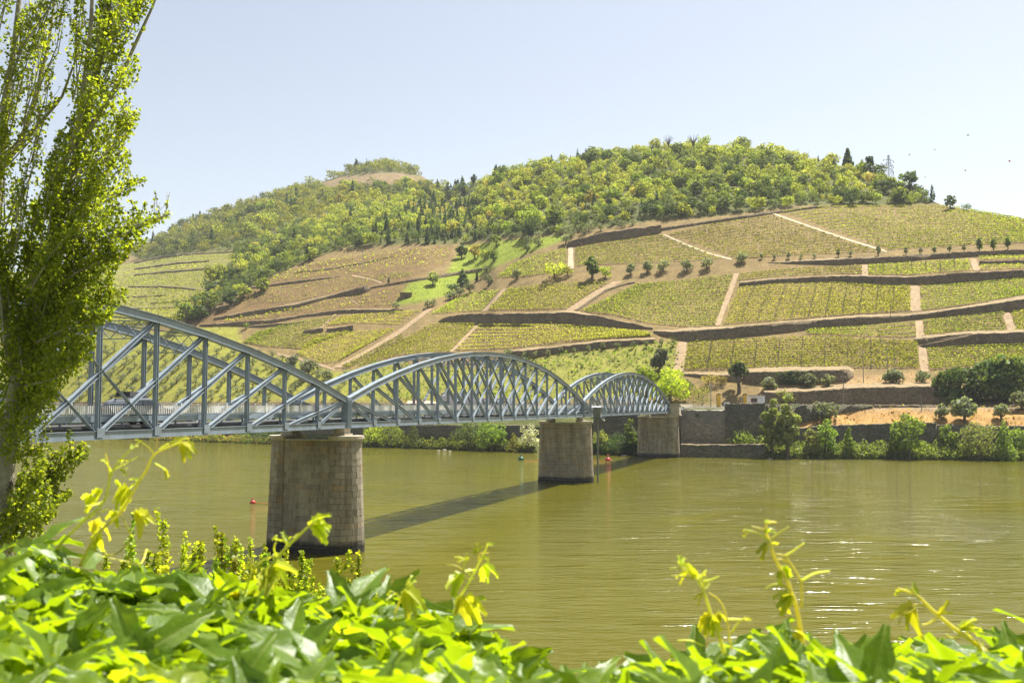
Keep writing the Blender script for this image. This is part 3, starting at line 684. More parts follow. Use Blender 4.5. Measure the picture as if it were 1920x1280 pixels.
# ------------------------------------------------------------------ vineyards: rows follow the terraces
def clump_quads(P, size, rg, up=0.3, fold=False):
    """one leafy quad of random lean at each point"""
    n = len(P)
    nrm = rg.normal(size=(n, 3)); nrm[:, 2] += up; nrm /= np.linalg.norm(nrm, axis=1)[:, None]
    a = np.cross(nrm, rg.normal(size=(n, 3))); a /= np.linalg.norm(a, axis=1)[:, None]
    b = np.cross(nrm, a)
    s = (size * (0.6 + 0.8 * rg.random(n)))[:, None] if not hasattr(size, '__len__') else np.asarray(size)[:, None]
    return np.stack([P - a * s * 0.5, P - b * s * 0.36, P + a * s * 0.5, P + b * s * 0.36], 1)
def vineyard(low, high, label, sp=4.2, fill=1.0, size=0.48, hgt=0.40, mat='lf_vine', step_m=0.24, per=3):
    lo = np.array(low, float); hi = np.array(high, float)
    mid = abs(by_mean(lo) - by_mean(hi)); n = max(1, int(round(mid / sp)))
    Lp = max(np.ptp(lo[:, 0]), np.ptp(hi[:, 0]))
    quads = []
    c = ground_hit([lo[:, 0].mean()], [(lo[:, 1].mean() + hi[:, 1].mean()) / 2])[0]; px = np.hypot(c[0], c[1]) / F
    m = max(4, int(Lp * px / step_m))
    s = np.linspace(0, 1, m)
    for j in range(n):
        f = (j + 0.5) / n
        A = resample(low, m); B = resample(high, m)
        x = A[:, 0] * (1 - f) + B[:, 0] * f; y = A[:, 1] * (1 - f) + B[:, 1] * f
        y = y + vnoise(x / 60.0, np.full(m, j * 3.7), 6) * 0.5
        P = ground_hit(x, y)
        ok = rng.random(m) < fill * (0.92 + 0.2 * vnoise(P[:, 0] / 7.0, P[:, 1] / 7.0, 11))
        P = P[ok]; k = len(P)
        if k == 0: continue
        for q in range(per):
            pp = P + np.c_[rng.normal(0, 0.14, k), rng.normal(0, 0.09, k), 0.32 + rng.random(k) * hgt]
            quads.append(clump_quads(pp, size, rng, 0.8))
    o = link('vine_rows', quad_mesh('vine_rows', np.concatenate(quads), M[mat]))
    return prop(o, label, 'vineyard', 'vineyard plots on the hill', 'stuff')
def by_mean(p):
    q = resample([tuple(a) for a in p], 40); return q[:, 1].mean()
V_ = vineyard
V_([(1283, 695), (1400, 693), (1600, 690), (1722, 692)], [(1292, 645), (1363, 639), (1480, 634), (1540, 633), (1600, 635), (1718, 642)], 'wide lowest vineyard of neat rows above the road', 4.3)
V_([(1744, 695), (1820, 690), (1895, 685), (1990, 682)], [(1740, 655), (1810, 650), (1900, 648), (1990, 646)], 'lowest vineyard at the right edge above the round bushes', 4.4)
V_([(1512, 628), (1600, 631), (1700, 635), (1717, 634)], [(1512, 620), (1617, 613), (1690, 607), (1715, 604)], 'small vineyard wedge under the tall grey wall', 4.6)
V_([(1733, 631), (1810, 624), (1885, 622)], [(1733, 602), (1844, 591), (1880, 586)], 'vineyard right of the strip below the tall grey wall', 4.4)
V_([(1905, 622), (1990, 620)], [(1898, 586), (1990, 577)], 'vineyard piece at the right edge below the tall grey wall', 4.4)
V_([(1357, 610), (1480, 600), (1604, 590), (1706, 584)], [(1386, 540), (1452, 534), (1569, 532), (1659, 538), (1706, 537)], 'wide central vineyard of the right slope', 4.2)
V_([(1728, 584), (1800, 575), (1920, 556), (1990, 546)], [(1728, 538), (1790, 534), (1850, 529), (1920, 525), (1990, 520)], 'vineyard right of the broad tan strip', 4.2)
V_([(1386, 527), (1452, 520), (1569, 514), (1615, 516)], [(1388, 515), (1480, 506), (1569, 501), (1615, 499)], 'narrow vine strip above the long curving wall', 3.8)
V_([(1630, 516), (1707, 517), (1818, 509)], [(1629, 498), (1750, 492), (1815, 487)], 'narrow bright vine strip between two short tan strips', 3.8)
V_([(1840, 507), (1990, 502)], [(1840, 498), (1990, 495)], 'small vine strip below the short low wall', 3.8)
V_([(1838, 488), (1990, 485)], [(1836, 483), (1990, 478)], 'thin vine strip above the short low wall', 3.6)
V_([(1088, 585), (1150, 592), (1220, 609), (1300, 616), (1340, 612)], [(1195, 535), (1260, 529), (1330, 521), (1374, 516)], 'vineyard between the slanting track and the brown strip', 4.2)
V_([(915, 582), (1000, 582), (1060, 580)], [(952, 542), (1010, 536), (1080, 531), (1140, 530)], 'vineyard left of the slanting track below the olives', 4.0)
V_([(808, 590), (850, 587), (902, 583)], [(842, 570), (880, 549), (938, 544)], 'vineyard left of the thin strip above the wedge wall', 4.0)
V_([(668, 688), (740, 668), (843, 660)], [(808, 609), (850, 607), (893, 608)], 'vineyard behind the middle arch beside the diagonal track', 4.4)
V_([(853, 659), (950, 655), (1060, 642), (1220, 631)], [(903, 608), (1000, 609), (1080, 611), (1215, 625)], 'vineyard behind the middle arch under the wedge wall', 4.3)
V_([(650, 692), (700, 672), (760, 640)], [(640, 688), (690, 661), (752, 627)], 'narrow bright vine edge along the diagonal track', 3.2, size=0.55)
V_([(556, 664), (600, 683), (630, 681), (668, 658)], [(592, 632), (670, 622), (740, 618)], 'green plot left of the diagonal track, lower piece', 4.2)
V_([(612, 611), (665, 607), (745, 611)], [(642, 594), (700, 589), (790, 582)], 'green plot left of the diagonal track, upper piece', 4.0)
V_([(456, 643), (500, 652), (545, 655)], [(482, 624), (560, 604), (632, 592)], 'green plot at the left above the falling arch', 4.0)
V_([(548, 655), (562, 656), (600, 640)], [(575, 630), (610, 626), (660, 621)], 'small green plot under the short broken wall', 4.0)
V_([(1384, 486), (1480, 480), (1560, 477), (1648, 473)], [(1252, 441), (1330, 421), (1446, 404)], 'upper vineyard between the two pale footpaths', 4.0, 0.88)
V_([(1670, 470), (1760, 466), (1850, 460), (1990, 452)], [(1462, 397), (1520, 388), (1650, 386), (1780, 386), (1860, 399), (1990, 424)], 'topmost vineyard reaching the skyline on the right', 4.0, 0.88)
V_([(1080, 500), (1180, 496), (1280, 492), (1355, 487)], [(1080, 466), (1130, 457), (1185, 449), (1237, 442)], 'upper vineyard left of the pale footpath above the olives', 4.0, 0.88)
V_([(928, 522), (980, 520), (1062, 510)], [(962, 496), (1010, 479), (1062, 467)], 'small upper vineyard below the meadow olives', 3.6, 0.85)
for l, h, lab in [([(470, 538), (570, 522), (690, 512), (838, 495)], [(532, 510), (600, 492), (700, 472), (845, 464)], 'sparse brown vineyard right below the wood'),
                  ([(440, 572), (560, 566), (620, 550), (700, 530), (770, 520)], [(472, 545), (570, 531), (640, 521), (770, 511)], 'sparse brown vineyard in the middle of the left flank'),
                  ([(420, 605), (500, 597), (570, 588), (650, 577), (735, 575)], [(425, 599), (490, 591), (620, 563), (700, 550), (728, 545)], 'sparse brown vineyard between the sinuous and the bottom wall')]:
    vineyard(l, h, lab, 4.0, 0.62, 0.66, 0.6, per=1, step_m=0.45)
for l, h, lab in [([(40, 529), (250, 503), (330, 491), (430, 487)], [(40, 522), (256, 496), (330, 481), (440, 476)], 'uppermost green vine terrace on the far left hill'),
                  ([(40, 540), (250, 514), (330, 506), (392, 501)], [(40, 533), (252, 507), (330, 497), (392, 492)], 'second green vine terrace on the far left hill'),
                  ([(40, 562), (240, 536), (300, 535), (400, 540)], [(40, 544), (250, 518), (330, 512), (395, 507)], 'third green vine terrace on the far left hill'),
                  ([(40, 602), (240, 576), (300, 574), (380, 570)], [(40, 566), (240, 540), (300, 540), (398, 549)], 'fourth green vine terrace on the far left hill'),
                  ([(40, 638), (225, 612), (300, 606), (340, 600)], [(40, 607), (240, 581), (300, 579), (372, 577)], 'lowest green vine terrace on the far left hill')]:
    vineyard(l, h, lab, 3.4, 0.95, 0.8, 0.6, per=2, step_m=0.6)
vineyard([(600, 346), (690, 345), (810, 336)], [(640, 334), (700, 328), (785, 331)], 'pale young vineyard in a band below the far summit', 3.4, 0.7, 1.0, 0.4, 'lf_olive', per=1, step_m=1.2)
# vine posts in the plots
mb = MB()
for (low, high, nx) in [([(1357, 610), (1706, 584)], [(1386, 540), (1706, 537)], 10), ([(1283, 695), (1722, 692)], [(1292, 645), (1718, 642)], 9), ([(1630, 516), (1818, 509)], [(1629, 498), (1815, 487)], 6)]:
    A = resample(low, nx + 2)[1:-1]; B = resample(high, nx + 2)[1:-1]
    for a, b in zip(A, B):
        for f in np.linspace(0.04, 0.96, 12):
            p = ground_hit([a[0] * (1 - f) + b[0] * f], [a[1] * (1 - f) + b[1] * f])[0]
            mb.tube([p - np.array([0, 0, .2]), p + np.array([0, 0, 1.75])], 0.055, 4)
prop(mb.build('vine_posts', M['pole']), 'thin grey posts standing in lines across the vine rows', 'posts', kind='stuff')

# ------------------------------------------------------------------ plants
def crown_points(n, lobes, rg):
    w = np.array([l[3] * l[4] + l[4] * l[5] + l[3] * l[5] for l in lobes]); k = rg.choice(len(lobes), n, p=w / w.sum())
    L = np.array(lobes)[k]; d = rg.normal(size=(n, 3)); d /= np.linalg.norm(d, axis=1)[:, None]
    rad = 0.72 + 0.34 * rg.random(n) ** 0.7
    return L[:, :3] + d * L[:, 3:] * rad[:, None], d
def crown_quads(n, lobes, size, rg, jit=0.75):
    P, d = crown_points(n, lobes, rg)
    nrm = d + rg.normal(size=(n, 3)) * jit; nrm[:, 2] += 0.25; nrm /= np.linalg.norm(nrm, axis=1)[:, None]
    a = np.cross(nrm, rg.normal(size=(n, 3))); a /= np.linalg.norm(a, axis=1)[:, None]; b = np.cross(nrm, a)
    s = (size * (0.55 + 0.9 * rg.random(n)))[:, None]
    return np.stack([P - a * s * 0.55, P - b * s * 0.4, P + a * s * 0.55, P + b * s * 0.4], 1)
def lobes_round(rg, w, h, z0, k=6, sq=0.8):
    """k overlapping clumps filling a crown of width w between z0 and h"""
    out = [(0, 0, (z0 + h) / 2, w * 0.33, w * 0.33, (h - z0) * 0.40)]
    for i in range(k):
        t = 2 * math.pi * (i + rg.random() * 0.7) / k; zz = z0 + (h - z0) * (0.22 + 0.62 * rg.random())
        env = math.sqrt(max(0.08, 1 - ((zz - (z0 + h) / 2) / ((h - z0) * 0.56)) ** 2))
        rr = w * 0.30 * env; q = w * (0.15 + 0.10 * rg.random())
        out.append((rr * math.cos(t), rr * math.sin(t), zz, q, q, q * sq))
    q = w * 0.2; out.append(((rg.random() - .5) * w * .2, (rg.random() - .5) * w * .2, h - q * sq * 0.8, q, q, q * sq))
    return out
def lobes_cone(rg, w, h, z0, k=7):
    out = []
    for i in range(k):
        f = (i + 0.5) / k; q = w * 0.5 * (1 - 0.86 * f)
        out.append(((rg.random() - .5) * w * .08, (rg.random() - .5) * w * .08, z0 + (h - z0) * f, q, q, (h - z0) / k * 0.85))
    return out
def lobes_umbrella(rg, w, h, z0, k=7):
    out = []
    for i in range(k):
        t = 2 * math.pi * rg.random(); rr = w * 0.38 * math.sqrt(rg.random()); q = w * (0.16 + .08 * rg.random())
        out.append((rr * math.cos(t), rr * math.sin(t), z0 + (h - z0) * (0.35 + 0.45 * rg.random() - 0.3 * rr / w), q, q, (h - z0) * 0.3))
    return out
def trunk_mesh(name, h, r, rg, mat, limbs=3, spread=0.3):
    mb = MB(); top = Vector(((rg.random() - .5) * h * .12, (rg.random() - .5) * h * .12, h))
    pts = [Vector((0, 0, -0.4)), Vector((r * .3, 0, h * .35)), Vector(top) * .7, top]
    mb.tube(pts, [r * 1.25, r, r * .75, r * .4], 6)
    for i in range(limbs):
        t = 2 * math.pi * (i + rg.random()) / max(1, limbs); b = pts[1].lerp(pts[2], rg.random())
        e = b + Vector((math.cos(t) * spread * h, math.sin(t) * spread * h, h * (0.3 + .25 * rg.random())))
        mb.tube([b, b.lerp(e, .5) + Vector((0, 0, .04 * h)), e], [r * .55, r * .4, r * .16], 5)
    return mb.mesh(name, M[mat], True)
# ------------------------------------------------------------------ the wood on the hill
M['lf_w1'] = mat_leaf('wood_leaves_deep', [(0.065, 0.09, 0.03), (0.105, 0.125, 0.04)], 0.36)
M['lf_w2'] = mat_leaf('wood_leaves_green', [(0.13, 0.155, 0.035), (0.185, 0.205, 0.048)], 0.44)
M['lf_w3'] = mat_leaf('wood_leaves_fresh', [(0.175, 0.195, 0.037), (0.245, 0.255, 0.055)], 0.48)
M['lf_w4'] = mat_leaf('wood_leaves_yellow', [(0.185, 0.19, 0.04), (0.26, 0.25, 0.06)], 0.46)
M['lf_w5'] = mat_leaf('wood_leaves_bronze', [(0.22, 0.185, 0.052), (0.30, 0.245, 0.08)], 0.45)
M['lf_w6'] = mat_leaf('wood_leaves_grey', [(0.13, 0.145, 0.07), (0.19, 0.20, 0.10)], 0.4)
M['lf_bush'] = mat_leaf('glossy_bush_leaves', [(0.05, 0.085, 0.02), (0.09, 0.13, 0.03), (0.15, 0.185, 0.045)], 0.3)
WM = ['lf_w1', 'lf_w2', 'lf_w3', 'lf_w4', 'lf_w5', 'lf_w6', 'lf_dark']
def wood_variant(kind, rg):
    if kind == 'conifer': q = crown_quads(240, lobes_cone(rg, 0.55, 1.35, 0.12), 0.13, rg, 0.6)
    else: q = crown_quads(330, lobes_round(rg, 1.15, 1.0, 0.10, 9), 0.14, rg, 0.75)
    return q
VAR = {k: [wood_variant(k, rng) for _ in range(6)] for k in ('broad', 'conifer')}
VMESH = {}
def wood_mesh(kind, v, mk):
    key = (kind, v, mk)
    if key not in VMESH:
        VMESH[key] = quad_mesh('wood_tree', VAR[kind][v], M[mk])
    return VMESH[key]
def scatter(poly, space, rmin, rmax, amax=0.62, rg=rng, extra_back=30, amin=None):
    amin = -amax if amin is None else amin
    n = int((rmax ** 2 - rmin ** 2) * (amax - amin) / 2 / (space * space * 0.55))
    r = np.sqrt(rmin ** 2 + (rmax ** 2 - rmin ** 2) * rg.random(n)); a = amin + (amax - amin) * rg.random(n)
    X = r * np.sin(a); Y = r * np.cos(a); Z = ground_z(X, Y)
    px, py = project(np.c_[X, Y, Z]); ok = inside(px, py, poly)
    rs = np.interp(a, AZ, RS); ok &= r < rs + extra_back
    P = np.c_[X, Y, Z][ok]; cell = {}; keep = []
    for i, p in enumerate(P):
        c = (int(p[0] // space), int(p[1] // space)); bad = False
        for dx in (-1, 0, 1):
            for dy in (-1, 0, 1):
                for j in cell.get((c[0] + dx, c[1] + dy), ()):
                    if (P[j, 0] - p[0]) ** 2 + (P[j, 1] - p[1]) ** 2 < space * space: bad = True
        if not bad: cell.setdefault(c, []).append(i); keep.append(i)
    return P[keep]
Pn = scatter(WOOD, 2.9, 300, 560); Pf = scatter(WOOD, 4.8, 560, 1000)
WP = np.concatenate([Pn, Pf])
wx, wy = project(WP); wr = np.hypot(WP[:, 0], WP[:, 1])
keep = ~inside(wx, wy, BARE) & ~inside(wx, wy - 8, BARE) & ~inside(wx, wy - 4, BARE) & (wx > -420) & (wx < 1980)
WP = WP[keep]; wx = wx[keep]; wy = wy[keep]; wr = wr[keep]
tone = 1.15 * fbm(WP[:, 0] / 22, WP[:, 1] / 22, 31) + rng.normal(0, 0.7, len(WP)) - 0.15
con = (rng.random(len(WP)) < 0.05) | (inside(wx, wy, [(690, 440), (760, 395), (850, 350), (900, 380), (890, 440), (850, 462), (700, 470)]) & (rng.random(len(WP)) < 0.6))
mk = np.select([tone < -1.1, tone < -0.35, tone < 0.4, tone < 1.05, tone < 1.45], [0, 1, 2, 3, 5], np.where(rng.random(len(WP)) < .45, 4, 3))
mk = np.where((wy > by_x([(-100, 480), (270, 480), (446, 465), (640, 455), (850, 452), (1060, 432), (1240, 405), (1500, 378), (1790, 372)], wx) - 18) & (rng.random(len(WP)) < 0.6), 0, mk)
far = wr > 600
mk = np.where(far & (mk == 4) & (rng.random(len(WP)) < .6), 1, mk)
mk = np.where(con, 6, mk)
size = np.where(far, 5.7, 4.0) * (0.55 + 0.95 * rng.random(len(WP)) ** 1.8)
# size along the edge of the skyline stays modest
shown = size / wr
order = np.argsort(-shown)
single = np.zeros(len(WP), bool)
nb = nc = 0
for i in order:
    if con[i]:
        if nc < 120: single[i] = True; nc += 1
    elif nb < 290: single[i] = True; nb += 1
LAB = {0: ('broadleaf_tree', 'deep green broadleaf tree in the wood that covers the hilltop', 'deep green trees of the hill wood'), 1: ('broadleaf_tree', 'mid green broadleaf tree in the wood that covers the hilltop', 'mid green trees of the hill wood'),
       2: ('broadleaf_tree', 'fresh green broadleaf tree in the wood that covers the hilltop', 'fresh green trees of the hill wood'), 3: ('broadleaf_tree', 'yellow green broadleaf tree in the wood that covers the hilltop', 'yellow green trees of the hill wood'),
       4: ('broadleaf_tree', 'bronze coloured broadleaf tree in the wood that covers the hilltop', 'bronze trees of the hill wood'), 5: ('broadleaf_tree', 'greyish green broadleaf tree in the wood that covers the hilltop', 'greyish trees of the hill wood'),
       6: ('conifer_tree', 'dark pointed conifer standing in the wood on the hill', 'dark conifers of the hill wood')}
merged = {'near': [[], []], 'far': [[], []]}
for i, p in enumerate(WP):
    kind = 'conifer' if con[i] else 'broad'; v = int(rng.integers(0, 6)); rz = rng.random() * 6.283; s = size[i]; sz = s * (0.85 + .3 * rng.random())
    if single[i]:
        nm, lab, grp = LAB[int(mk[i])]
        o = link(nm, wood_mesh(kind, v, WM[mk[i]])); o.location = p; o.rotation_euler = (0, 0, rz); o.scale = (s, s, sz)
        prop(o, lab, 'tree', grp)
    else:
        q = VAR[kind][v]
        q = q[::2] if far[i] else q[:225]
        c, sn = math.cos(rz), math.sin(rz)
        R_ = np.array([[c * s, sn * s, 0], [-sn * s, c * s, 0], [0, 0, sz]])
        b = merged['far' if far[i] else 'near']
        b[0].append(q @ R_ + p); b[1].append(np.full(len(q), mk[i]))
for k, lab in (('near', 'dense mixed spring wood covering the top of the main hill'), ('far', 'dense mixed wood covering the farther hill on the left')):
    if merged[k][0]:
        o = link('forest', quad_mesh('forest', np.concatenate(merged[k][0]), [M[m] for m in WM], np.concatenate(merged[k][1])))
        prop(o, lab, 'wood', kind='stuff')

# ------------------------------------------------------------------ single trees and shrubs
TREE_CACHE = {}
def place_tree(name, label, cat, x, yb, yt, wpx, mat, shape='round', group=None, n=420, size=None, P=None, bare=0.15, trunk=True, tw=0.05, key=None, low=0.12, limbs=3):
    """tree whose foot stands where pixel (x, yb) meets the ground; parts: crown and trunk"""
    if P is None: P = ground_hit([x], [yb])[0]
    r = math.hypot(P[0], P[1]); h = max(0.5, (yb - yt) * r / F); w = wpx * r / F
    root = empty(name, tuple(P), rng.random() * 6.28)
    prop(root, label, cat, group)
    v = int(rng.integers(0, 4)); ck = (key or (mat, shape, n), v, round(w / h, 1) if key is None else 0)
    if ck not in TREE_CACHE:
        asp = w / h; rg = rng
        z0 = low
        lob = {'round': lambda: lobes_round(rg, asp, 1.0, z0, 8), 'cone': lambda: lobes_cone(rg, asp, 1.0, z0), 'umbrella': lambda: lobes_umbrella(rg, asp, 1.0, 0.5),
               'loose': lambda: [(l[0] * 1.12, l[1] * 1.12, l[2], l[3] * .8, l[4] * .8, l[5] * .8) for l in lobes_round(rg, asp, 1.0, z0, 13)]}[shape]()
        q = crown_quads(n, lob, size or 0.115, rg)
        TREE_CACHE[ck] = (quad_mesh('crown', q, M[mat]), trunk_mesh('trunk', 0.62, tw, rg, 'bark', limbs, 0.34), asp)
    cm, tm_, asp = TREE_CACHE[ck]
    k = w / (asp * h)
    c = link('crown', cm, root); c.scale = (h * k, h * k, h)
    if trunk: t = link('trunk', tm_, root); t.scale = (h, h, h)
    return root
def olive(x, yb, yt, w, label, group, n=260): return place_tree('olive_tree', label, 'tree', x, yb, yt, w, 'lf_olive', 'round', group, n, 0.15, low=0.16, tw=0.06)
# olives standing on the dry bank and beside the road, each one described
for x, yb, yt, w, l in [(1443, 734, 708, 32, 'olive tree above the white hut, left end of the row over the road wall'), (1516, 729, 703, 34, 'olive tree right of the ivy patch above the road wall'), (1553, 729, 703, 28, 'slim olive tree between the ivy patch and the tall thin pole'),
                        (1676, 720, 693, 36, 'pale olive tree on the stony bank under the broad vineyard'), (1730, 720, 697, 30, 'small olive tree at the foot of the lowest tan strip'), (1766, 787, 759, 27, 'small olive tree on the dry orange bank, left of the big one'),
                        (1808, 792, 750, 44, 'big dense olive tree in the middle of the dry orange bank'), (1877, 789, 761, 28, 'thin crooked olive tree on the dry orange bank'), (1916, 768, 738, 36, 'round olive bush by the road at the right edge'),
                        (1548, 788, 757, 52, 'wide grey olive shrub in front of the dark mossy wall'), (1237, 697, 655, 34, 'large grey olive tree above the lime tree on the grassy slope'), (955, 670, 655, 22, 'grey olive shrub just above the middle arch'),
                        (1391, 493, 473, 24, 'grey olive tree at the lower end of the pale footpath')]:
    olive(x, yb, yt, w, l, None, 700 if w > 30 else 400)
for x, yb, yt, w in [(1325, 506, 485, 26), (1288, 509, 487, 25), (1243, 510, 487, 26), (1213, 513, 490, 24), (1182, 516, 494, 22), (968, 524, 505, 20)]:
    olive(x, yb, yt, w, 'round grey olive tree in the row below the upper vineyard', 'olives in a row below the upper vineyard', 300)
for i, (x, yb, yt, w) in enumerate([(902, 444, 434, 22), (968, 446, 436, 18), (987, 444, 434, 18), (1010, 446, 433, 22), (990, 458, 442, 20), (1009, 462, 444, 21), (988, 472, 456, 15), (1052, 440, 426, 16), (1066, 434, 419, 22), (1072, 440, 426, 18), (1071, 446, 433, 18), (1061, 458, 440, 20),
                     (1086, 432, 421, 16), (1094, 440, 428, 18), (1104, 434, 418, 22), (1126, 434, 419, 16), (1147, 424, 412, 15), (1166, 426, 413, 24), (1186, 422, 411, 14)]):
    olive(x, yb, yt, w, 'grey green olive tree on the meadow under the wood', 'olives on the meadow under the wood', 200)
for i, (x, yb, yt, w) in enumerate([(913, 513, 498, 20), (916, 535, 514, 24), (881, 550, 530, 22), (862, 556, 538, 20), (850, 560, 544, 18), (843, 562, 548, 16), (742, 580, 564, 18), (802, 577, 562, 16), (812, 574, 560, 14)]):
    olive(x, yb, yt, w, 'grey olive shrub on the edge above the diagonal track', 'olives along the edge above the diagonal track', 220)
# olives planted in rows on the slope behind the long left span
gp = []
for row, y in enumerate(np.linspace(655, 748, 11)):
    for x in np.arange(150, 690, 24 + row * 0.6):
        xx = x + (row % 2) * 12 + rng.normal(0, 3.5); yy = y + rng.normal(0, 2.2) + (xx - 400) * 0.01
        if inside(np.array([xx]), np.array([yy]), GROVE)[0] and yy > 640: gp.append((xx, yy))
for x, y in gp[:290]:
    h = 9 + 5 * rng.random()
    olive(x, y, y - h, h * 1.15, 'young olive tree in the grove seen through the long left arch', 'olive grove behind the long left arch', 130)
for x, yb, yt, w, l in [(578, 706, 676, 34, 'big grey olive tree where the long left arch comes down'), (548, 690, 668, 24, 'olive tree left of the big one under the falling arch'), (612, 712, 694, 30, 'low olive bush at the foot of the diagonal track')]:
    olive(x, yb, yt, w, l, None, 500)
# saplings along the top wall and on the grassy slope
sp_ = [(1428, 486, 474), (1452, 487, 476), (1479, 486, 473), (1502, 486, 476), (1527, 485, 474), (1572, 482, 466), (1595, 481, 470), (1647, 480, 460), (1699, 478, 463), (1727, 477, 464), (1752, 476, 461), (1780, 474, 460), (1808, 472, 458)]
for x, yb, yt in sp_:
    place_tree('young_olive', 'thin young olive sapling planted along the top wall', 'tree', x, yb, yt, 9, 'lf_olive', 'round', 'saplings along the top wall', 90, 0.2, tw=0.04, limbs=1)
for x in (1836, 1863, 1890):
    place_tree('young_tree', 'fresh green sapling at the right end of the top wall', 'tree', x, 472 - (x - 1836) * .08, 450 - (x - 1836) * .08, 11, 'lf_bank', 'round', 'fresh green saplings on the top wall', 110, 0.2, tw=0.04, limbs=1)
for x, yb in [(985, 672), (1003, 672), (1028, 668), (1053, 663), (1076, 664), (1103, 660), (1131, 656), (1158, 654), (1187, 653), (1212, 652), (1240, 648), (1262, 650)]:
    place_tree('young_olive', 'young grey olive sapling at the top of the grassy slope', 'tree', x, yb, yb - 13, 10, 'lf_olive', 'round', 'saplings at the top of the grassy slope', 90, 0.2, tw=0.04, limbs=1)
# other trees on the slope
for x, yb, yt, w, m, s, n, l in [(1110, 524, 480, 30, 'lf_bank', 'round', 420, 'bright green tree in the hedge below the upper vineyard'), (1040, 522, 492, 46, 'lf_vine', 'loose', 420, 'wide yellow green shrub left of the bright green tree'), (1064, 518, 500, 24, 'lf_vine', 'loose', 200, 'low yellow green shrub beside the steep pale strip'),
                                 (1135, 522, 500, 26, 'lf_vine', 'loose', 240, 'yellow green shrub right of the bright green tree'), (868, 535, 505, 26, 'lf_dark', 'cone', 260, 'dark bushy conifer among the olives on the meadow edge'), (848, 548, 532, 26, 'lf_dark', 'round', 240, 'dark round bush below the bushy conifer'),
                                 (812, 535, 508, 24, 'lf_pale', 'loose', 220, 'light airy tree on the bright green meadow'), (930, 462, 440, 24, 'lf_bank', 'loose', 220, 'fresh green tree on the meadow between the olives'), (925, 490, 468, 22, 'lf_bank', 'round', 200, 'green shrub low on the sloping meadow'),
                                 (865, 485, 455, 24, 'lf_w1', 'loose', 220, 'dark leafy tree at the upper left of the meadow'), (890, 486, 458, 26, 'lf_w5', 'loose', 220, 'bronze leafed tree at the upper left of the meadow'), (908, 486, 468, 22, 'lf_w4', 'loose', 200, 'yellowish shrub at the upper left of the meadow'),
                                 (405, 538, 495, 44, 'lf_w4', 'loose', 420, 'yellow green tree in the ravine left of the brown vineyard'), (395, 548, 525, 40, 'lf_dark', 'round', 320, 'dark bush at the foot of the yellow green ravine tree'), (350, 605, 565, 46, 'lf_w2', 'loose', 420, 'pale bushy tree right above the falling arch'),
                                 (375, 600, 573, 34, 'lf_w1', 'round', 320, 'dark bush at the left tip of the brown vineyard'), (430, 575, 545, 30, 'lf_w1', 'round', 260, 'dark shrub in the ravine beside the brown vineyard'), (455, 560, 532, 34, 'lf_w2', 'round', 260, 'green shrub in the ravine beside the brown vineyard'),
                                 (490, 548, 520, 32, 'lf_w2', 'round', 260, 'green tree at the top of the ravine beside the brown vineyard'), (461, 617, 605, 12, 'lf_bank', 'round', 120, 'tiny green bush under the bottom wall of the brown vineyard')]:
    place_tree('hillside_tree', l, 'tree', x, yb, yt, w, m, s, None, n, 0.13 if n > 300 else 0.17)
place_tree('cypress_tree', 'small dark cypress at the corner of the bright meadow', 'tree', 729, 530, 519, 5, 'lf_dark', 'cone', None, 90, 0.2)
place_tree('cypress_tree', 'thin dark cypress between the olives and the meadow', 'tree', 894, 528, 508, 5, 'lf_dark', 'cone', None, 90, 0.2)
# trees that stand out on the skyline
for x, yb, yt, w, m, s, l in [(668, 322, 297, 13, 'lf_dark', 'cone', 'dark pine on the far summit, left side'), (656, 324, 308, 12, 'lf_dark', 'round', 'dark round tree beside the pine on the far summit'), (930, 318, 295, 15, 'lf_dark', 'cone', 'dark pointed tree at the left shoulder of the main hill'),
                              (945, 314, 296, 14, 'lf_dark', 'cone', 'second dark pointed tree at the left shoulder of the main hill'), (888, 334, 314, 13, 'lf_dark', 'round', 'dark tree in the dip between the two hills'), (868, 342, 320, 12, 'lf_dark', 'cone', 'dark pointed tree in the dip between the two hills'),
                              (1590, 318, 280, 22, 'lf_dark', 'cone', 'tall dark pine on the ridge left of the pylon'), (1617, 322, 298, 8, 'lf_dark', 'cone', 'narrow dark conifer near the pylon'), (1632, 328, 293, 16, 'lf_dark', 'umbrella', 'spreading dark cedar just left of the pylon'),
                              (1706, 360, 324, 36, 'lf_dark', 'umbrella', 'flat topped dark pine just right of the pylon'), (1782, 392, 368, 20, 'lf_w1', 'loose', 'dark tree at the right end of the wood on the skyline'), (1812, 394, 383, 18, 'lf_w1', 'loose', 'last small tree on the skyline above the topmost vineyard')]:
    place_tree('skyline_tree', l, 'tree', x, yb, yt, w, m, s, None, 200, 0.16)
for x, yb, w, l in [(1254, 290, 22, 'bare branched tree on the hilltop, the left one of two'), (1300, 290, 28, 'bare branched tree on the hilltop, the right one of two')]:
    P = ground_hit([x], [yb])[0]; r = math.hypot(P[0], P[1]); root = empty('bare_tree', tuple(P)); prop(root, l, 'tree')
    h = 38 * r / F; mb = MB(); mb.tube([(0, 0, -.5), (0, 0, h * .55)], [.22, .14], 5)
    mb.build('trunk', M['bark'], root); mb = MB()
    for k in range(26):
        t = rng.random() * 6.28; z = h * (.35 + .3 * rng.random()); q = w * r / F * .5 * (.5 + .5 * rng.random())
        e = Vector((math.cos(t) * q, math.sin(t) * q, h * (.7 + .3 * rng.random())))
        mb.tube([(0, 0, z), Vector((0, 0, z)).lerp(e, .5) + Vector((0, 0, .4)), e], [.09, .07, .04], 4)
    mb.build('branches', M['bark'], root)
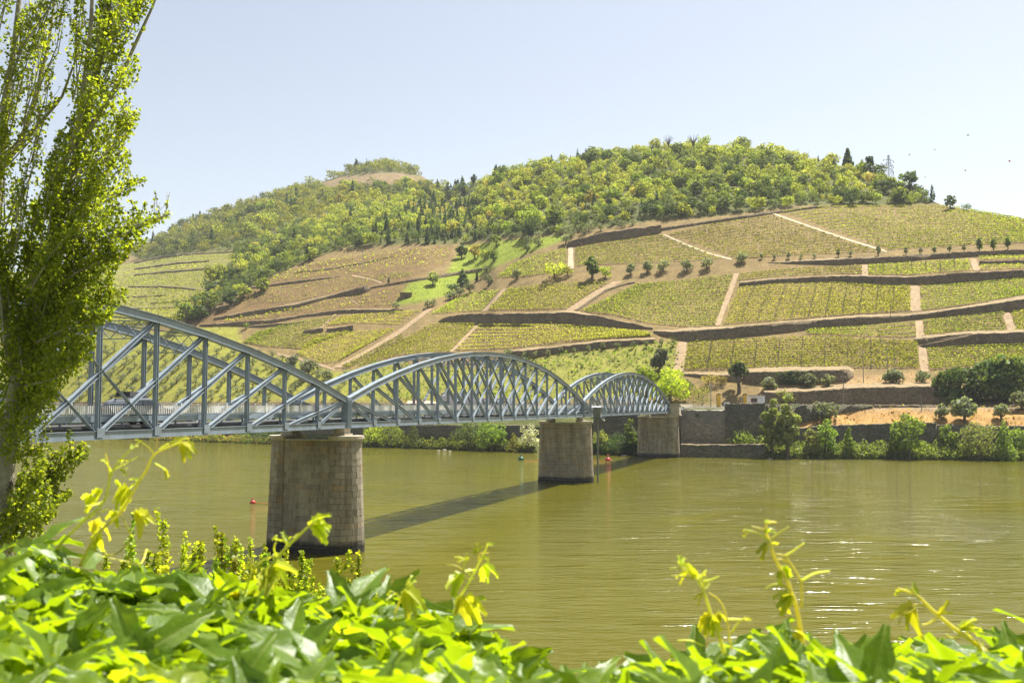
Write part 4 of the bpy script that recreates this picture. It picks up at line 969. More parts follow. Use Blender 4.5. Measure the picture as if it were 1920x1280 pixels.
# dark round bushes at the right above the road
for k, (x, y, w, h, d) in enumerate([(1768, 752, 42, 50, 'left end of the dark bush mass'), (1800, 752, 50, 58, 'second clump from the left, rising behind the road'), (1838, 752, 56, 66, 'tall middle clump'), (1782, 757, 44, 30, 'low front clump near the stepped wall end'), (1825, 757, 50, 34, 'low front clump behind the big olive'),
                                 (1872, 752, 56, 76, 'tallest clump'), (1908, 750, 58, 72, 'clump at the right edge of the frame'), (1862, 757, 50, 36, 'low front clump right of the road post'), (1896, 757, 46, 34, 'low front clump next to the round olive bush')]):
    place_tree('evergreen_bush', 'dark evergreen bush above the road, ' + d, 'bush', x, y, y - h, w, 'lf_bush', 'round', 'dark evergreen bushes above the road', 1100, 0.085, low=0.02)
# the bank vegetation
bank = [('riverside_tree', 1448, 858, 752, 44, 'lf_pale', 'loose', 1700, 'left half of the tallest pair of waterside trees, reaching the road'), ('riverside_tree', 1478, 859, 744, 46, 'lf_pale', 'loose', 1700, 'right half of the tallest pair of waterside trees, reaching the road'),
        ('riverside_tree', 1474, 759, 730, 36, 'lf_pale', 'loose', 600, 'leafy tree top right of the white hut, above the road edge'), ('riverside_tree', 1548, 857, 789, 44, 'lf_bank', 'loose', 1300, 'airy waterside tree right of the tallest pair'),
        ('riverside_tree', 1522, 858, 806, 34, 'lf_pale', 'loose', 800, 'small pale waterside tree left of the airy one'), ('riverside_tree', 1592, 857, 806, 28, 'lf_bank', 'cone', 800, 'small pointed waterside tree'),
        ('riverside_tree', 1704, 862, 782, 62, 'lf_bank', 'loose', 2000, 'broad leaning waterside tree in front of the dry bank'), ('riverside_tree', 1680, 862, 815, 40, 'lf_bank', 'loose', 900, 'low green tree at the left foot of the broad leaning one'),
        ('willow_tree', 1836, 864, 801, 68, 'lf_pale', 'round', 2000, 'round feathery pale willow at the water on the right'), ('riverside_tree', 1884, 863, 797, 44, 'lf_bank', 'cone', 1300, 'fresh green pointed tree right of the pale willow'),
        ('riverside_tree', 1780, 850, 800, 34, 'lf_w2', 'loose', 800, 'dark leafy tree climbing the wall left of the pale willow'), ('riverside_tree', 1912, 850, 806, 40, 'lf_w2', 'loose', 800, 'bushy tree behind the hedge at the right edge'),
        ('shrub', 1400, 846, 806, 60, 'lf_w2', 'loose', 800, 'dark scrub above the quay wall beside the abutment'), ('shrub', 1372, 838, 820, 50, 'lf_pale', 'loose', 700, 'pale low scrub on top of the quay wall, left'), ('shrub', 1412, 840, 820, 50, 'lf_pale', 'loose', 700, 'pale low scrub on top of the quay wall, right'),
        ('shrub', 1335, 834, 824, 60, 'lf_grass', 'round', 400, 'flat light green scrub on the quay wall by the last pier'),
        ('riverside_tree', 878, 850, 792, 64, 'lf_w1', 'loose', 1500, 'dark bushy tree at the water left of the second pier'), ('riverside_tree', 922, 851, 790, 62, 'lf_bank', 'loose', 1700, 'big lit green tree at the water left of the second pier'),
        ('riverside_tree', 733, 844, 796, 56, 'lf_w2', 'round', 1200, 'round green tree at the water just right of the first pier'), ('riverside_tree', 774, 845, 798, 42, 'lf_w1', 'cone', 1100, 'pointed dark green tree at the water under the middle arch'),
        ('shrub', 963, 850, 816, 32, 'lf_w4', 'cone', 600, 'yellowish shrub between the big green tree and the white blossom'), ('blossom_shrub', 992, 850, 796, 44, 'lf_blossom', 'loose', 1100, 'white blossoming shrub hiding behind the second pier'),
        ('shrub', 475, 834, 806, 80, 'lf_dark', 'round', 900, 'wide dark shrub at the water left of the first pier'), ('shrub', 505, 834, 806, 50, 'lf_w1', 'round', 700, 'dark shrub touching the first pier'), ('shrub', 398, 830, 810, 26, 'lf_bank', 'loose', 420, 'small fresh green bush on the shore behind the left span'),
        ('shrub', 380, 828, 818, 40, 'lf_grass', 'round', 300, 'low grassy bush on the shore behind the left span'), ('shrub', 700, 842, 800, 44, 'lf_w3', 'loose', 700, 'light green scrub beside the first pier'), ('shrub', 1126, 846, 806, 36, 'lf_pale', 'loose', 600, 'pale leafy shrub right of the gauge pole'),
        ('shrub', 1160, 852, 812, 70, 'lf_dark', 'round', 1000, 'dark shrub in the shade under the last arch'), ('shrub', 1184, 850, 786, 36, 'lf_w1', 'loose', 700, 'dark climbing shrub left of the third pier')]
for nm, x, yb, yt, w, m, s, n, l in bank:
    wl = np.interp(x, xs, v_w); P = ground_hit([x], [min(yb, wl - 0.6)])[0]
    place_tree(nm, l, 'tree' if 'tree' in nm else 'shrub', x, yb, yt, w, m, s, None, n, 0.05 if n >= 1000 else 0.075, P=P, key=(l,), low=0.0, tw=0.03)
place_tree('lime_green_tree', 'bright lime green spring tree behind the far end of the bridge', 'tree', 1256, 758, 690, 76, 'lf_lime', 'loose', None, 2200, 0.06, key=('lime',), low=0.05)
place_tree('lime_green_tree', 'lime green tree top peeping over the crown of the last arch', 'tree', 1212, 750, 686, 44, 'lf_lime', 'loose', None, 900, 0.07, key=('lime2',), low=0.05)
place_tree('dark_tree', 'dark spreading tree beside the yellow posts and the white hut', 'tree', 1385, 737, 680, 46, 'lf_dark', 'umbrella', None, 1100, 0.075, key=('darkt',), tw=0.06)
place_tree('shrub', 'rusty leafed vine bush left of the dark spreading tree', 'shrub', 1328, 724, 704, 34, 'lf_w5', 'loose', None, 400, 0.12, key=('rust1',))
place_tree('shrub', 'small rusty shrub near the pergola pole', 'shrub', 1352, 722, 704, 26, 'lf_w5', 'loose', None, 320, 0.12, key=('rust2',))
place_tree('shrub', 'green hedge bush left of the yellow posts', 'shrub', 1310, 745, 726, 46, 'lf_w3', 'round', None, 500, 0.1, key=('hb1',))
place_tree('shrub', 'low green hedge bush at the bridge end', 'shrub', 1318, 757, 744, 56, 'lf_bank', 'round', None, 500, 0.1, key=('hb2',))
place_tree('shrub', 'dark green bush left of the lime green tree', 'shrub', 1290, 735, 712, 30, 'lf_w1', 'round', None, 400, 0.1, key=('hb3',))

# ------------------------------------------------------------------ ground cover
def cover(poly, space, mat, size, label, name, hmin=0.1, hmax=0.5, n_per=3, rmin=180, rmax=480, dens=1.0, amin=-.62, amax=.62, up=0.2):
    P = scatter(poly, space, rmin, rmax, amax, rng, 30, amin)
    P = P[rng.random(len(P)) < dens]
    if not len(P): return
    qs = []
    for _ in range(n_per):
        pp = P + np.c_[rng.normal(0, space * .4, (len(P), 2)), hmin + (hmax - hmin) * rng.random(len(P))]
        qs.append(clump_quads(pp, size, rng, up))
    prop(link(name, quad_mesh(name, np.concatenate(qs), M[mat])), label, 'ground cover', kind='stuff')
cover(GROVE, 1.5, 'lf_grass', 0.6, 'spring grass between the young olives behind the left arch', 'grass', 0.0, 0.3, 1, 250, 420, 0.5)
cover(MEADOW2, 1.0, 'lf_grass', 0.55, 'tall grass and weeds on the slope beyond the middle arch', 'grass', 0.0, 0.5, 3, 210, 340, 0.8, -.2, .2)
cover(MEADOW2, 2.6, 'lf_bank', 0.8, 'green weeds in clumps on the slope beyond the middle arch', 'weeds', 0.1, 1.3, 9, 210, 340, 0.6, -.2, .2)
SLOPE = [(440, 610), (470, 545), (600, 492), (850, 462), (1065, 450), (1240, 425), (1500, 390), (1990, 430), (1990, 700), (1280, 700), (1270, 640), (1090, 655), (960, 672), (900, 690), (640, 694), (500, 660)]
cover(SLOPE, 2.1, 'lf_dry', 0.42, 'dry tufts and straw scattered over the terraces', 'dry_grass', 0.0, 0.25, 2, 210, 480, 0.55)
cover(SLOPE, 2.2, 'lf_w3', 0.42, 'low green weeds scattered over the terraces', 'weeds', 0.0, 0.25, 2, 210, 480, 0.55)
cover(MEADOW, 1.1, 'lf_grass', 0.5, 'bright grass of the meadow under the wood', 'meadow_grass', 0.0, 0.3, 2, 300, 460, 0.7, -.2, .2)
cover(DRY, 1.9, 'lf_w5', 0.6, 'rusty and greenish tufts on the dry orange bank', 'weeds', 0.0, 0.5, 3, 185, 260, 0.4, .2, .62)
cover(DRY, 0.8, 'lf_dry', 0.5, 'dry orange grass on the bank below the road', 'dry_grass', 0.0, 0.3, 2, 185, 260, 0.55, .2, .62)
cover(DRY2, 1.3, 'lf_dry', 0.5, 'dry grass and stones on the bank above the road', 'dry_grass', 0.0, 0.35, 2, 215, 260, 0.5, .2, .5)
cover([(1435, 757.2), (1800, 757.2), (1800, 748), (1435, 748)], 0.55, 'lf_grass', 0.5, 'fresh green verge along the road', 'verge_grass', 0.1, 0.9, 2, 195, 250, 0.5, .2, .5)
# low growth along the water line: one band of scrub
def shore_scrub(x0, x1, mats, label, h0, h1, dens, size, back=3.6):
    n = int((x1 - x0) * dens); x = x0 + (x1 - x0) * rng.random(n); az, _ = pix_az(x, np.interp(x, xs, v_w)); r0 = np.interp(az, AZ, R0)
    dr = rng.random(n) * back; r = r0 + dr; X = r * np.sin(az); Y = r * np.cos(az); g = ground_z(X, Y)
    hh = (h0 + (h1 - h0) * (0.5 + 0.5 * vnoise(x / 9.0, x * 0 + dr * 0.3, 17))) * (0.35 + 0.65 * np.sqrt(dr / back))
    P = np.c_[X, Y, g + rng.random(n) ** 0.7 * hh]
    prop(link('shore_scrub', quad_mesh('shore_scrub', clump_quads(P, size, rng, 0.5), [M[m] for m in mats], rng.integers(0, len(mats), n))), label, 'scrub', kind='stuff')
shore_scrub(1425, 2050, ['lf_bank', 'lf_w2', 'lf_w3', 'lf_pale'], 'tangled low scrub along the water on the right', 1.6, 3.0, 26, 0.42)
shore_scrub(640, 1003, ['lf_w2', 'lf_w1', 'lf_w3'], 'low scrub along the water under the middle arch', 1.0, 2.6, 22, 0.5)
shore_scrub(1110, 1200, ['lf_w1', 'lf_dark'], 'dark scrub along the water under the last arch', 1.2, 3.2, 26, 0.5)
shore_scrub(-100, 520, ['lf_w2', 'lf_w3', 'lf_dry'], 'low scrub along the far shore behind the left span', 0.8, 2.0, 12, 0.6)
# ivy on the wall
P = ground_hit(np.full(420, 1485) + rng.normal(0, 15, 420), np.full(420, 721.5))
P[:, :2] *= 0.9975; P[:, 2] += rng.random(420) * 3.2
prop(link('ivy', quad_mesh('ivy', clump_quads(P, 0.5, rng, 0.1), M['lf_dark'])), 'dark ivy patch hanging on the grey wall above the road', 'ivy', kind='stuff')
# ------------------------------------------------------------------ the iron bridge
SPAN = 69.0
BD = np.array([0.3216, 0.9469]); BD /= np.linalg.norm(BD); BN = np.array([BD[1], -BD[0]])      # along the bridge, and towards its near side
J1 = np.array([-12.3, 74.2])                                   # near truss over the first river pier
WID = 4.3; ZB = 9.05
ang = math.atan2(BD[1], BD[0])
def joint(i): return J1 + BD * SPAN * (i - 1) - BN * WID / 2    # centre line over pier i
NP_ = 16; PL = SPAN / NP_; H0 = 2.05; RISE = 5.0
def top_z(i): u = i / NP_; return H0 + RISE * 4 * u * (1 - u)
def node(i, top, side):                                        # side: -1 near truss, +1 far truss
    x = i * PL
    if i == 0: x += 0.17
    if i == NP_: x -= 0.17
    return Vector((x, side * WID / 2, top_z(i) if top else 0.21))
def hbeam(mb, p, q, depth, wide, t=0.035, y=None):
    """rolled section: two flanges proud of a web; depth in the truss plane, wide across it"""
    p = Vector(p); q = Vector(q); d = (q - p).normalized(); L = (q - p).length
    s = Vector((0, 1, 0)); u = d.cross(s).normalized(); s = u.cross(d)
    mb.frame(p, (d, s, u), (0, -t / 2, -depth / 2 + t), (L, t / 2, depth / 2 - t))
    for k in (-1, 1):
        a, b = sorted((k * depth / 2, k * (depth / 2 - t)))
        mb.frame(p, (d, s, u), (0, -wide / 2, a), (L, wide / 2, b))
def make_span():
    root = empty('bridge_span')
    mats = M['steel']
    for side in (-1, 1):
        # top chord: built-up box with cover plate, straight between the nodes
        mb = MB()
        pts = [node(i, True, side) for i in range(NP_ + 1)]
        for i in range(NP_):
            a, b = pts[i], pts[i + 1]; d = (b - a).normalized(); s = Vector((0, 1, 0)); u = -(d.cross(s)).normalized()
            L = (b - a).length
            if u.z < 0: u = -u
            e0, e1 = (-0.03 if i else 0), (0.03 if i < NP_ - 1 else 0)
            e = 0.001 * (i % 2)
            mb.frame(a, (d, s, u), (e0, -0.17 - e, -0.19), (L + e1, 0.17 + e, 0.17 + e))
            mb.frame(a, (d, s, u), (e0, -0.235 - e, 0.175 + e), (L + e1, 0.235 + e, 0.205 + e))
            mb.frame(a, (d, s, u), (e0 + .05, -0.21 - e, -0.225 - e), (L - .05, 0.21 + e, -0.195 - e))
        mb.build('top_chord', mats, root)
        mb = MB(); y = side * WID / 2
        mb.box(0.02, SPAN - 0.02, y - 0.16, y + 0.16, 0.035, 0.40); mb.box(0.03, SPAN - 0.03, y - 0.23, y + 0.23, 0.0, 0.03); mb.box(0.03, SPAN - 0.03, y - 0.20, y + 0.20, 0.405, 0.43)
        mb.build('bottom_chord', mats, root)
        for i in range(NP_ + 1):
            mb = MB(); p = node(i, False, side); q = node(i, True, side)
            if i in (0, NP_):
                mb.box(p.x - 0.15, p.x + 0.15, y - 0.26, y + 0.26, -0.02, H0 + 0.12)
                for k in (-0.1, 0.06): mb.box(p.x + k, p.x + k + .04, y - 0.30, y + 0.30, 0.0, H0 + 0.05)
                mb.build('end_post', mats, root)
            else:
                hbeam(mb, (p.x, y, 0.42), (p.x, y, q.z - 0.2), 0.18, 0.24)
                mb.build('vertical_post', mats, root)
        for i in range(NP_ + 1):
            for k in (-2, 2):
                j = i + k
                if k == 2 and i > 14 or k == -2 and i < 2: continue
                if k == 2 and i < 5 or k == -2 and i > 11: continue
                thin = (k == 2 and i <= 7) or (k == -2 and i >= 9)
                if j in (0, NP_) and thin: continue
                mb = MB(); p = node(i, False, side); q = node(j, True, side); d = (q - p).normalized()
                p = p + d * 0.12; q = q - d * 0.2
                off = 0.0 if not thin else 0.035
                if thin:
                    mb.bar(p + Vector((0, .06, 0)), q + Vector((0, .06, 0)), 0.025, 0.12, (0, 1, 0)); mb.bar(p - Vector((0, .06, 0)), q - Vector((0, .06, 0)), 0.025, 0.12, (0, 1, 0))
                    mb.build('counter_brace', mats, root)
                else:
                    hbeam(mb, p, q, 0.225, 0.21 if k > 0 else 0.206)
                    mb.build('diagonal_brace', mats, root)
        for i, j in ((1, 0), (15, 16)):
            mb = MB(); p = node(i, False, side); q = node(j, True, side); d = (q - p).normalized()
            hbeam(mb, p + d * .1, q - d * .15, 0.2, 0.17); mb.build('diagonal_brace', mats, root)
        # gusset plates
        mb = MB()
        for i in range(1, NP_):
            for yy in (y - 0.235, y + 0.22):
                if i not in (0, NP_): mb.box(i * PL - 0.27, i * PL + 0.27, yy, yy + 0.015, 0.10, 0.58)
        o = mb.build('gusset_plates', mats, root); o['kind'] = 'stuff'
    # floor
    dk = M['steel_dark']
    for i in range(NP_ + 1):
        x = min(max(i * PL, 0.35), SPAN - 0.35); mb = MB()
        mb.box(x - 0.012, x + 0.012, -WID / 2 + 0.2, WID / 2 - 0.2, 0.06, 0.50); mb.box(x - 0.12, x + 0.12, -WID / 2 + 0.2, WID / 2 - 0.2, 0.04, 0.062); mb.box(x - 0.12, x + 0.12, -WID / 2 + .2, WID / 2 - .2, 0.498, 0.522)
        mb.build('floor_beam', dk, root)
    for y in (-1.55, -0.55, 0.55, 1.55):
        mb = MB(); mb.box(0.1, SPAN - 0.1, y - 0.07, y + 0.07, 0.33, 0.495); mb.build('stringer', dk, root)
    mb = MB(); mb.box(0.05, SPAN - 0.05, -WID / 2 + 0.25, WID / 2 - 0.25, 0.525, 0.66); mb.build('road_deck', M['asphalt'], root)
    for side in (-1, 1):
        y = side * (WID / 2 - 0.31); mb = MB()
        mb.box(0.04, SPAN - 0.04, y - 0.05, y + 0.05, 0.86, 1.16); mb.build('edge_beam', M['steel'], root)
        mb = MB()
        for i in range(1, NP_ * 2): mb.box(i * PL / 2 - .05, i * PL / 2 + .05, y - .04, y + .04, 0.662, 0.858)
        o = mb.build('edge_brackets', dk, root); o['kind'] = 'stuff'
        rr = empty('railing', parent=root); mb = MB()
        mb.box(0.05, SPAN - 0.05, y - 0.028, y + 0.028, 1.80, 1.845); mb.box(0.05, SPAN - 0.05, y - 0.02, y + 0.02, 1.21, 1.24); mb.box(0.05, SPAN - 0.05, y - 0.014, y + 0.014, 1.685, 1.71)
        mb.build('handrail', M['steel'], rr); mb = MB()
        x = 0.12; k = 0
        while x < SPAN - 0.1:
            if k % 14 == 0: mb.box(x - .035, x + .035, y - .035, y + .035, 1.16, 1.83)
            else:
                mb.frame((x, y, 1.241), ((1, 0, 0), (0, 1, 0), (0, 0, 1)), (-.026, -.012, 0), (.026, .012, .443))
            x += 0.155; k += 1
        o = mb.build('balusters', M['rail'], rr); o['kind'] = 'stuff'
    # bracing between the two arches
    for i in range(4, 13):
        z = top_z(i); mb = MB(); a = -WID / 2 + 0.24; b = WID / 2 - 0.24; x = i * PL
        mb.bar((x, a, z - 0.02), (x, b, z - 0.02), 0.14, 0.05); mb.bar((x, a, z - 1.0), (x, b, z - 1.0), 0.10, 0.05)
        n = 4; w = (b - a) / n
        for k in range(n):
            mb.bar((x - .02, a + k * w, z - 0.98), (x - .02, a + (k + 1) * w, z - 0.05), 0.05, 0.02, (1, 0, 0)); mb.bar((x + .02, a + k * w, z - 0.05), (x + .02, a + (k + 1) * w, z - 0.98), 0.05, 0.02, (1, 0, 0))
        mb.build('sway_frame', M['steel'], root)
    for i in range(4, 12):
        mb = MB(); a = -WID / 2 + 0.26; b = WID / 2 - 0.26
        mb.bar((i * PL + .1, a, top_z(i)), ((i + 1) * PL - .1, b, top_z(i + 1)), 0.10, 0.06); mb.bar((i * PL + .1, b, top_z(i) - .07), ((i + 1) * PL - .1, a, top_z(i + 1) - .07), 0.10, 0.06)
        mb.build('wind_brace', M['steel'], root)
    mb = MB()
    for i in range(NP_):
        a = -WID / 2 + 0.2; b = WID / 2 - 0.2
        mb.bar((i * PL + .15, a, .30), ((i + 1) * PL - .15, b, .30), 0.1, 0.04); mb.bar((i * PL + .15, b, .24), ((i + 1) * PL - .15, a, .24), 0.1, 0.04)
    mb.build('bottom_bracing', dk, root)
    return root
def copy_tree(o, parent=None):
    c = o.copy(); COL.objects.link(c)
    if parent is not None: c.parent = parent
    for ch in o.children: copy_tree(ch, c)
    return c
span0 = make_span()
spans = [span0, copy_tree(span0), copy_tree(span0)]
for i, (o, l) in enumerate(zip(spans, ['nearest blue grey iron arch span, falling from the poplar to the first pier', 'middle blue grey iron arch span between the first and second pier', 'farthest and smallest looking iron arch span reaching the far bank'])):
    c = joint(i); o.location = (c[0], c[1], ZB); o.rotation_euler = (0, 0, ang)
    prop(o, l, 'bridge span', 'arch spans of the iron road bridge')

# ------------------------------------------------------------------ granite piers
def pier_outline(a, R, inset=0.10):
    """stadium outline as arcs and straights, long axis = local x"""
    pieces = []
    pieces.append(('s', (-a, -(R - inset)), (a, -(R - inset))))
    pieces.append(('a', (a, 0), R, -100, 100))
    pieces.append(('s', (a, R - inset), (-a, R - inset)))
    pieces.append(('a', (-a, 0), R, 80, 280))
    return pieces
def make_pier(centre, label, A, R, ztop, course, block, single, cap=True, zb=-1.4, pillar=False, batter=0.035):
    root = empty('bridge_pier', (centre[0], centre[1], 0), math.atan2(BN[1], BN[0])); prop(root, label, 'bridge pier', 'granite piers of the bridge')
    a = A / 2 - R; rg = random.Random(11)
    ncol = int(round((ztop - zb) / course)); ch = (ztop - zb) / ncol
    vis = Vector((-centre[0], -centre[1], 0)); c_, s_ = math.cos(-root.rotation_euler[2]), math.sin(-root.rotation_euler[2])
    vl = Vector((vis.x * c_ - vis.y * s_, vis.x * s_ + vis.y * c_, 0)).normalized()
    rest = MB(); singles = []
    for kc in range(ncol):
        z0 = zb + kc * ch; z1 = z0 + ch
        for pc in pier_outline(a, R):
            if pc[0] == 's':
                p, q = Vector(pc[1] + (0,)), Vector(pc[2] + (0,)); L = (q - p).length; nb = max(1, round(L / block)); nrm = Vector((0, -1 if pc[1][1] < 0 else 1, 0))
            else:
                L = math.radians(pc[4] - pc[3]) * pc[2]; nb = max(1, round(L / block))
            cuts = [(k + (0.5 if kc % 2 else 0)) / nb + rg.uniform(-.12, .12) / nb for k in range(nb + 1)]
            cuts = [0] + [c for c in cuts if 0.03 < c < 0.97] + [1]
            for k in range(len(cuts) - 1):
                g = 0.012; t0 = cuts[k] + g / L; t1 = cuts[k + 1] - g / L; pr = rg.uniform(0.0, 0.028)
                def pt(t, off, z):
                    bt = batter * (ztop - z) + off
                    if pc[0] == 's':
                        v = p.lerp(q, t); return (v.x, v.y + nrm.y * bt, z)
                    th = math.radians(pc[3] + (pc[4] - pc[3]) * t); return (pc[1][0] + math.cos(th) * (pc[2] + bt), math.sin(th) * (pc[2] + bt), z)
                ts = [t0, t1] if pc[0] == 's' else [t0, (t0 + t1) / 2, t1]
                V = []; zz0 = z0 + 0.012; zz1 = z1 - 0.012
                for t in ts: V += [pt(t, pr, zz0), pt(t, pr, zz1), pt(t, -0.14, zz0), pt(t, -0.14, zz1)]
                Fc = []
                for m in range(len(ts) - 1):
                    b = m * 4; Fc += [(b, b + 4, b + 5, b + 1), (b + 1, b + 5, b + 7, b + 3), (b + 2, b + 6, b + 4, b)]
                e = (len(ts) - 1) * 4; Fc += [(0, 1, 3, 2), (e, e + 2, e + 3, e + 1)]
                if pc[0] == 's': fn = nrm
                else:
                    th = math.radians(pc[3] + (pc[4] - pc[3]) * (t0 + t1) / 2); fn = Vector((math.cos(th), math.sin(th), 0))
                if single and fn.dot(vl) > 0.02 and z1 > 0: singles.append((V, Fc))
                else: rest.add(V, Fc)
    rg.shuffle(singles) if len(singles) > 300 else None
    for V, Fc in singles[:300]:
        b = MB(); b.add(V, Fc); b.build('granite_block', M['granite'], root)
    for V, Fc in singles[300:]: rest.add(V, Fc)
    o = rest.build('masonry', M['granite'], root); o['kind'] = 'stuff'
    core = MB()
    def ring(off, z):
        bt = batter * (ztop - z) + off; out = []
        for t in range(13): th = math.radians(-90 + 180 * t / 12); out.append((a + math.cos(th) * (R + bt), math.sin(th) * (R - 0.10 + bt)))
        for t in range(13): th = math.radians(90 + 180 * t / 12); out.append((-a + math.cos(th) * (R + bt), math.sin(th) * (R - 0.10 + bt)))
        return out
    core.prism(ring(-0.02, zb), zb, ztop - 0.01, top=ring(-0.02, ztop)); core.build('core', M['mortar'], root)
    if cap:
        def ringc(cx, sgn, e):
            out = []
            for t in range(17):
                th = math.radians(-100 + 200 * t / 16); out.append((cx + sgn * math.cos(th) * (R + e), sgn * math.sin(th) * (R + e)))
            return out
        for sgn in (1, -1):
            mb = MB(); mb.prism(ringc(sgn * a, sgn, 0.10), ztop, ztop + 0.12); mb.prism(ringc(sgn * a, sgn, 0.20), ztop + 0.122, ztop + 0.34); mb.build('cap_stone', M['cap'], root)
            mb = MB(); mb.box(sgn * WID / 2 - .55, sgn * WID / 2 + .55, -0.62, 0.62, ztop + 0.342, ztop + 0.50); mb.box(sgn * WID / 2 - .42, sgn * WID / 2 + .42, -0.5, 0.5, ztop + 0.502, ZB - 0.03)
            mb.build('bearing_block', M['cap'], root)
        mb = MB(); mb.box(-a, a, -R + 0.05, R - 0.05, ztop - 0.005, ztop + 0.1); mb.build('top_slab', M['mortar'], root)
    if pillar:
        mb = MB(); x0 = a + R - 1.5
        mb.box(x0, x0 + 1.9, -1.1, 1.1, ztop + 0.35, 10.75); mb.build('pillar', M['cap'], root)
        mb = MB(); mb.box(x0 - .12, x0 + 2.02, -1.22, 1.22, 10.752, 10.95); mb.build('pillar_cap', M['cap'], root)
        mb = MB(); mb.box(x0 - .15, x0 + 2.05, -1.25, 1.25, ztop + 0.36, ztop + 0.6); mb.build('pillar_foot', M['cap'], root)
    return root
sh = -BN * 0.35
make_pier(joint(1) + sh, 'nearest granite pier standing in the river, its single blocks visible', 7.2, 1.42, 8.15, 0.45, 0.78, True)
make_pier(joint(2) + sh, 'second granite pier with the gauge box and pole at its side', 7.4, 1.45, 8.15, 0.45, 0.78, False)
make_pier(joint(3) + sh * 0.2 + BD * 0.6, 'third granite pier at the far bank with a square pillar on top', 8.3, 1.55, 8.15, 0.45, 0.78, False, pillar=True)
make_pier(joint(0) + sh - BD * 1.0, 'granite end pier on the near bank, hidden behind the poplar', 8.2, 1.7, 8.15, 0.45, 0.9, False)
# far abutment and approach deck
c3 = joint(3)
def bx_local(mb, s0, s1, n0, n1, z0, z1, m=0):
    """box in bridge coordinates measured from pier 3: s along, n towards the near side"""
    o = Vector((c3[0], c3[1], 0)); mb.frame(o, ((BD[0], BD[1], 0), (BN[0], BN[1], 0), (0, 0, 1)), (s0, n0, z0), (s1, n1, z1), m)
root = empty('approach_deck', (c3[0], c3[1], 0)); prop(root, 'short approach deck with steel edge girder joining the last arch to the bank', 'approach deck')
for nm, args, mt in [('slab', (1.2, 26, -3.2, 3.0, 9.75, 10.2), 'concrete'), ('edge_girder', (1.3, 12.5, 3.02, 3.25, 9.35, 10.12), 'steel'), ('parapet', (1.3, 26, 3.003, 3.26, 10.3, 10.86), 'cap'), ('parapet', (1.3, 26, -3.4, -3.15, 10.203, 10.8), 'cap'), ('cornice', (12.6, 26, 3.0, 3.4, 9.86, 10.297), 'concrete')]:
    mb = MB(); bx_local(mb, *args); o = mb.build(nm, M[mt], root); o.matrix_parent_inverse = Matrix.Translation((-c3[0], -c3[1], 0))
root = empty('bridge_abutment', (c3[0], c3[1], 0)); prop(root, 'pale weathered abutment wall behind the last pier', 'abutment')
for nm, args, mt in [('wall', (11.0, 26, -3.6, 3.2, -1, 9.74), 'concrete')]:
    mb = MB(); bx_local(mb, *args); o = mb.build(nm, M[mt], root); o.matrix_parent_inverse = Matrix.Translation((-c3[0], -c3[1], 0))

# gauge box on its pole beside the second pier
c2 = joint(2); g0 = c2 + BN * 4.35 - BD * 0.3
root = empty('gauge_station', (g0[0], g0[1], 0), ang); prop(root, 'grey water gauge box on a long pole beside the second pier', 'gauge station')
mb = MB(); mb.box(-.45, .45, -.5, .5, 9.0, 10.4); mb.build('cabinet', M['gauge'], root)
mb = MB(); mb.prism([(-.62, -.68), (.62, -.68), (.62, .68), (-.62, .68)], 10.403, 10.58, top=[(-.4, -.68), (.4, -.68), (.4, .68), (-.4, .68)]); mb.build('cabinet_roof', M['galv'], root)
mb = MB(); mb.tube([(0, 0, -1.2), (0, 0, 8.99)], .13, 10); mb.build('stilling_pipe', M['gauge'], root)
mb = MB(); mb.box(-.35, .35, -.9, .9, 8.86, 8.995); mb.bar((0, 1.0, 9.2), (0, 2.3, 9.2), .12, .1); mb.build('bracket', M['steel_dark'], root)
mb = MB(); mb.bar((0, -.55, 8.85), (0, -1.0, 8.55), .2, .16); mb.build('lamp_head', M['white_wall'], root)

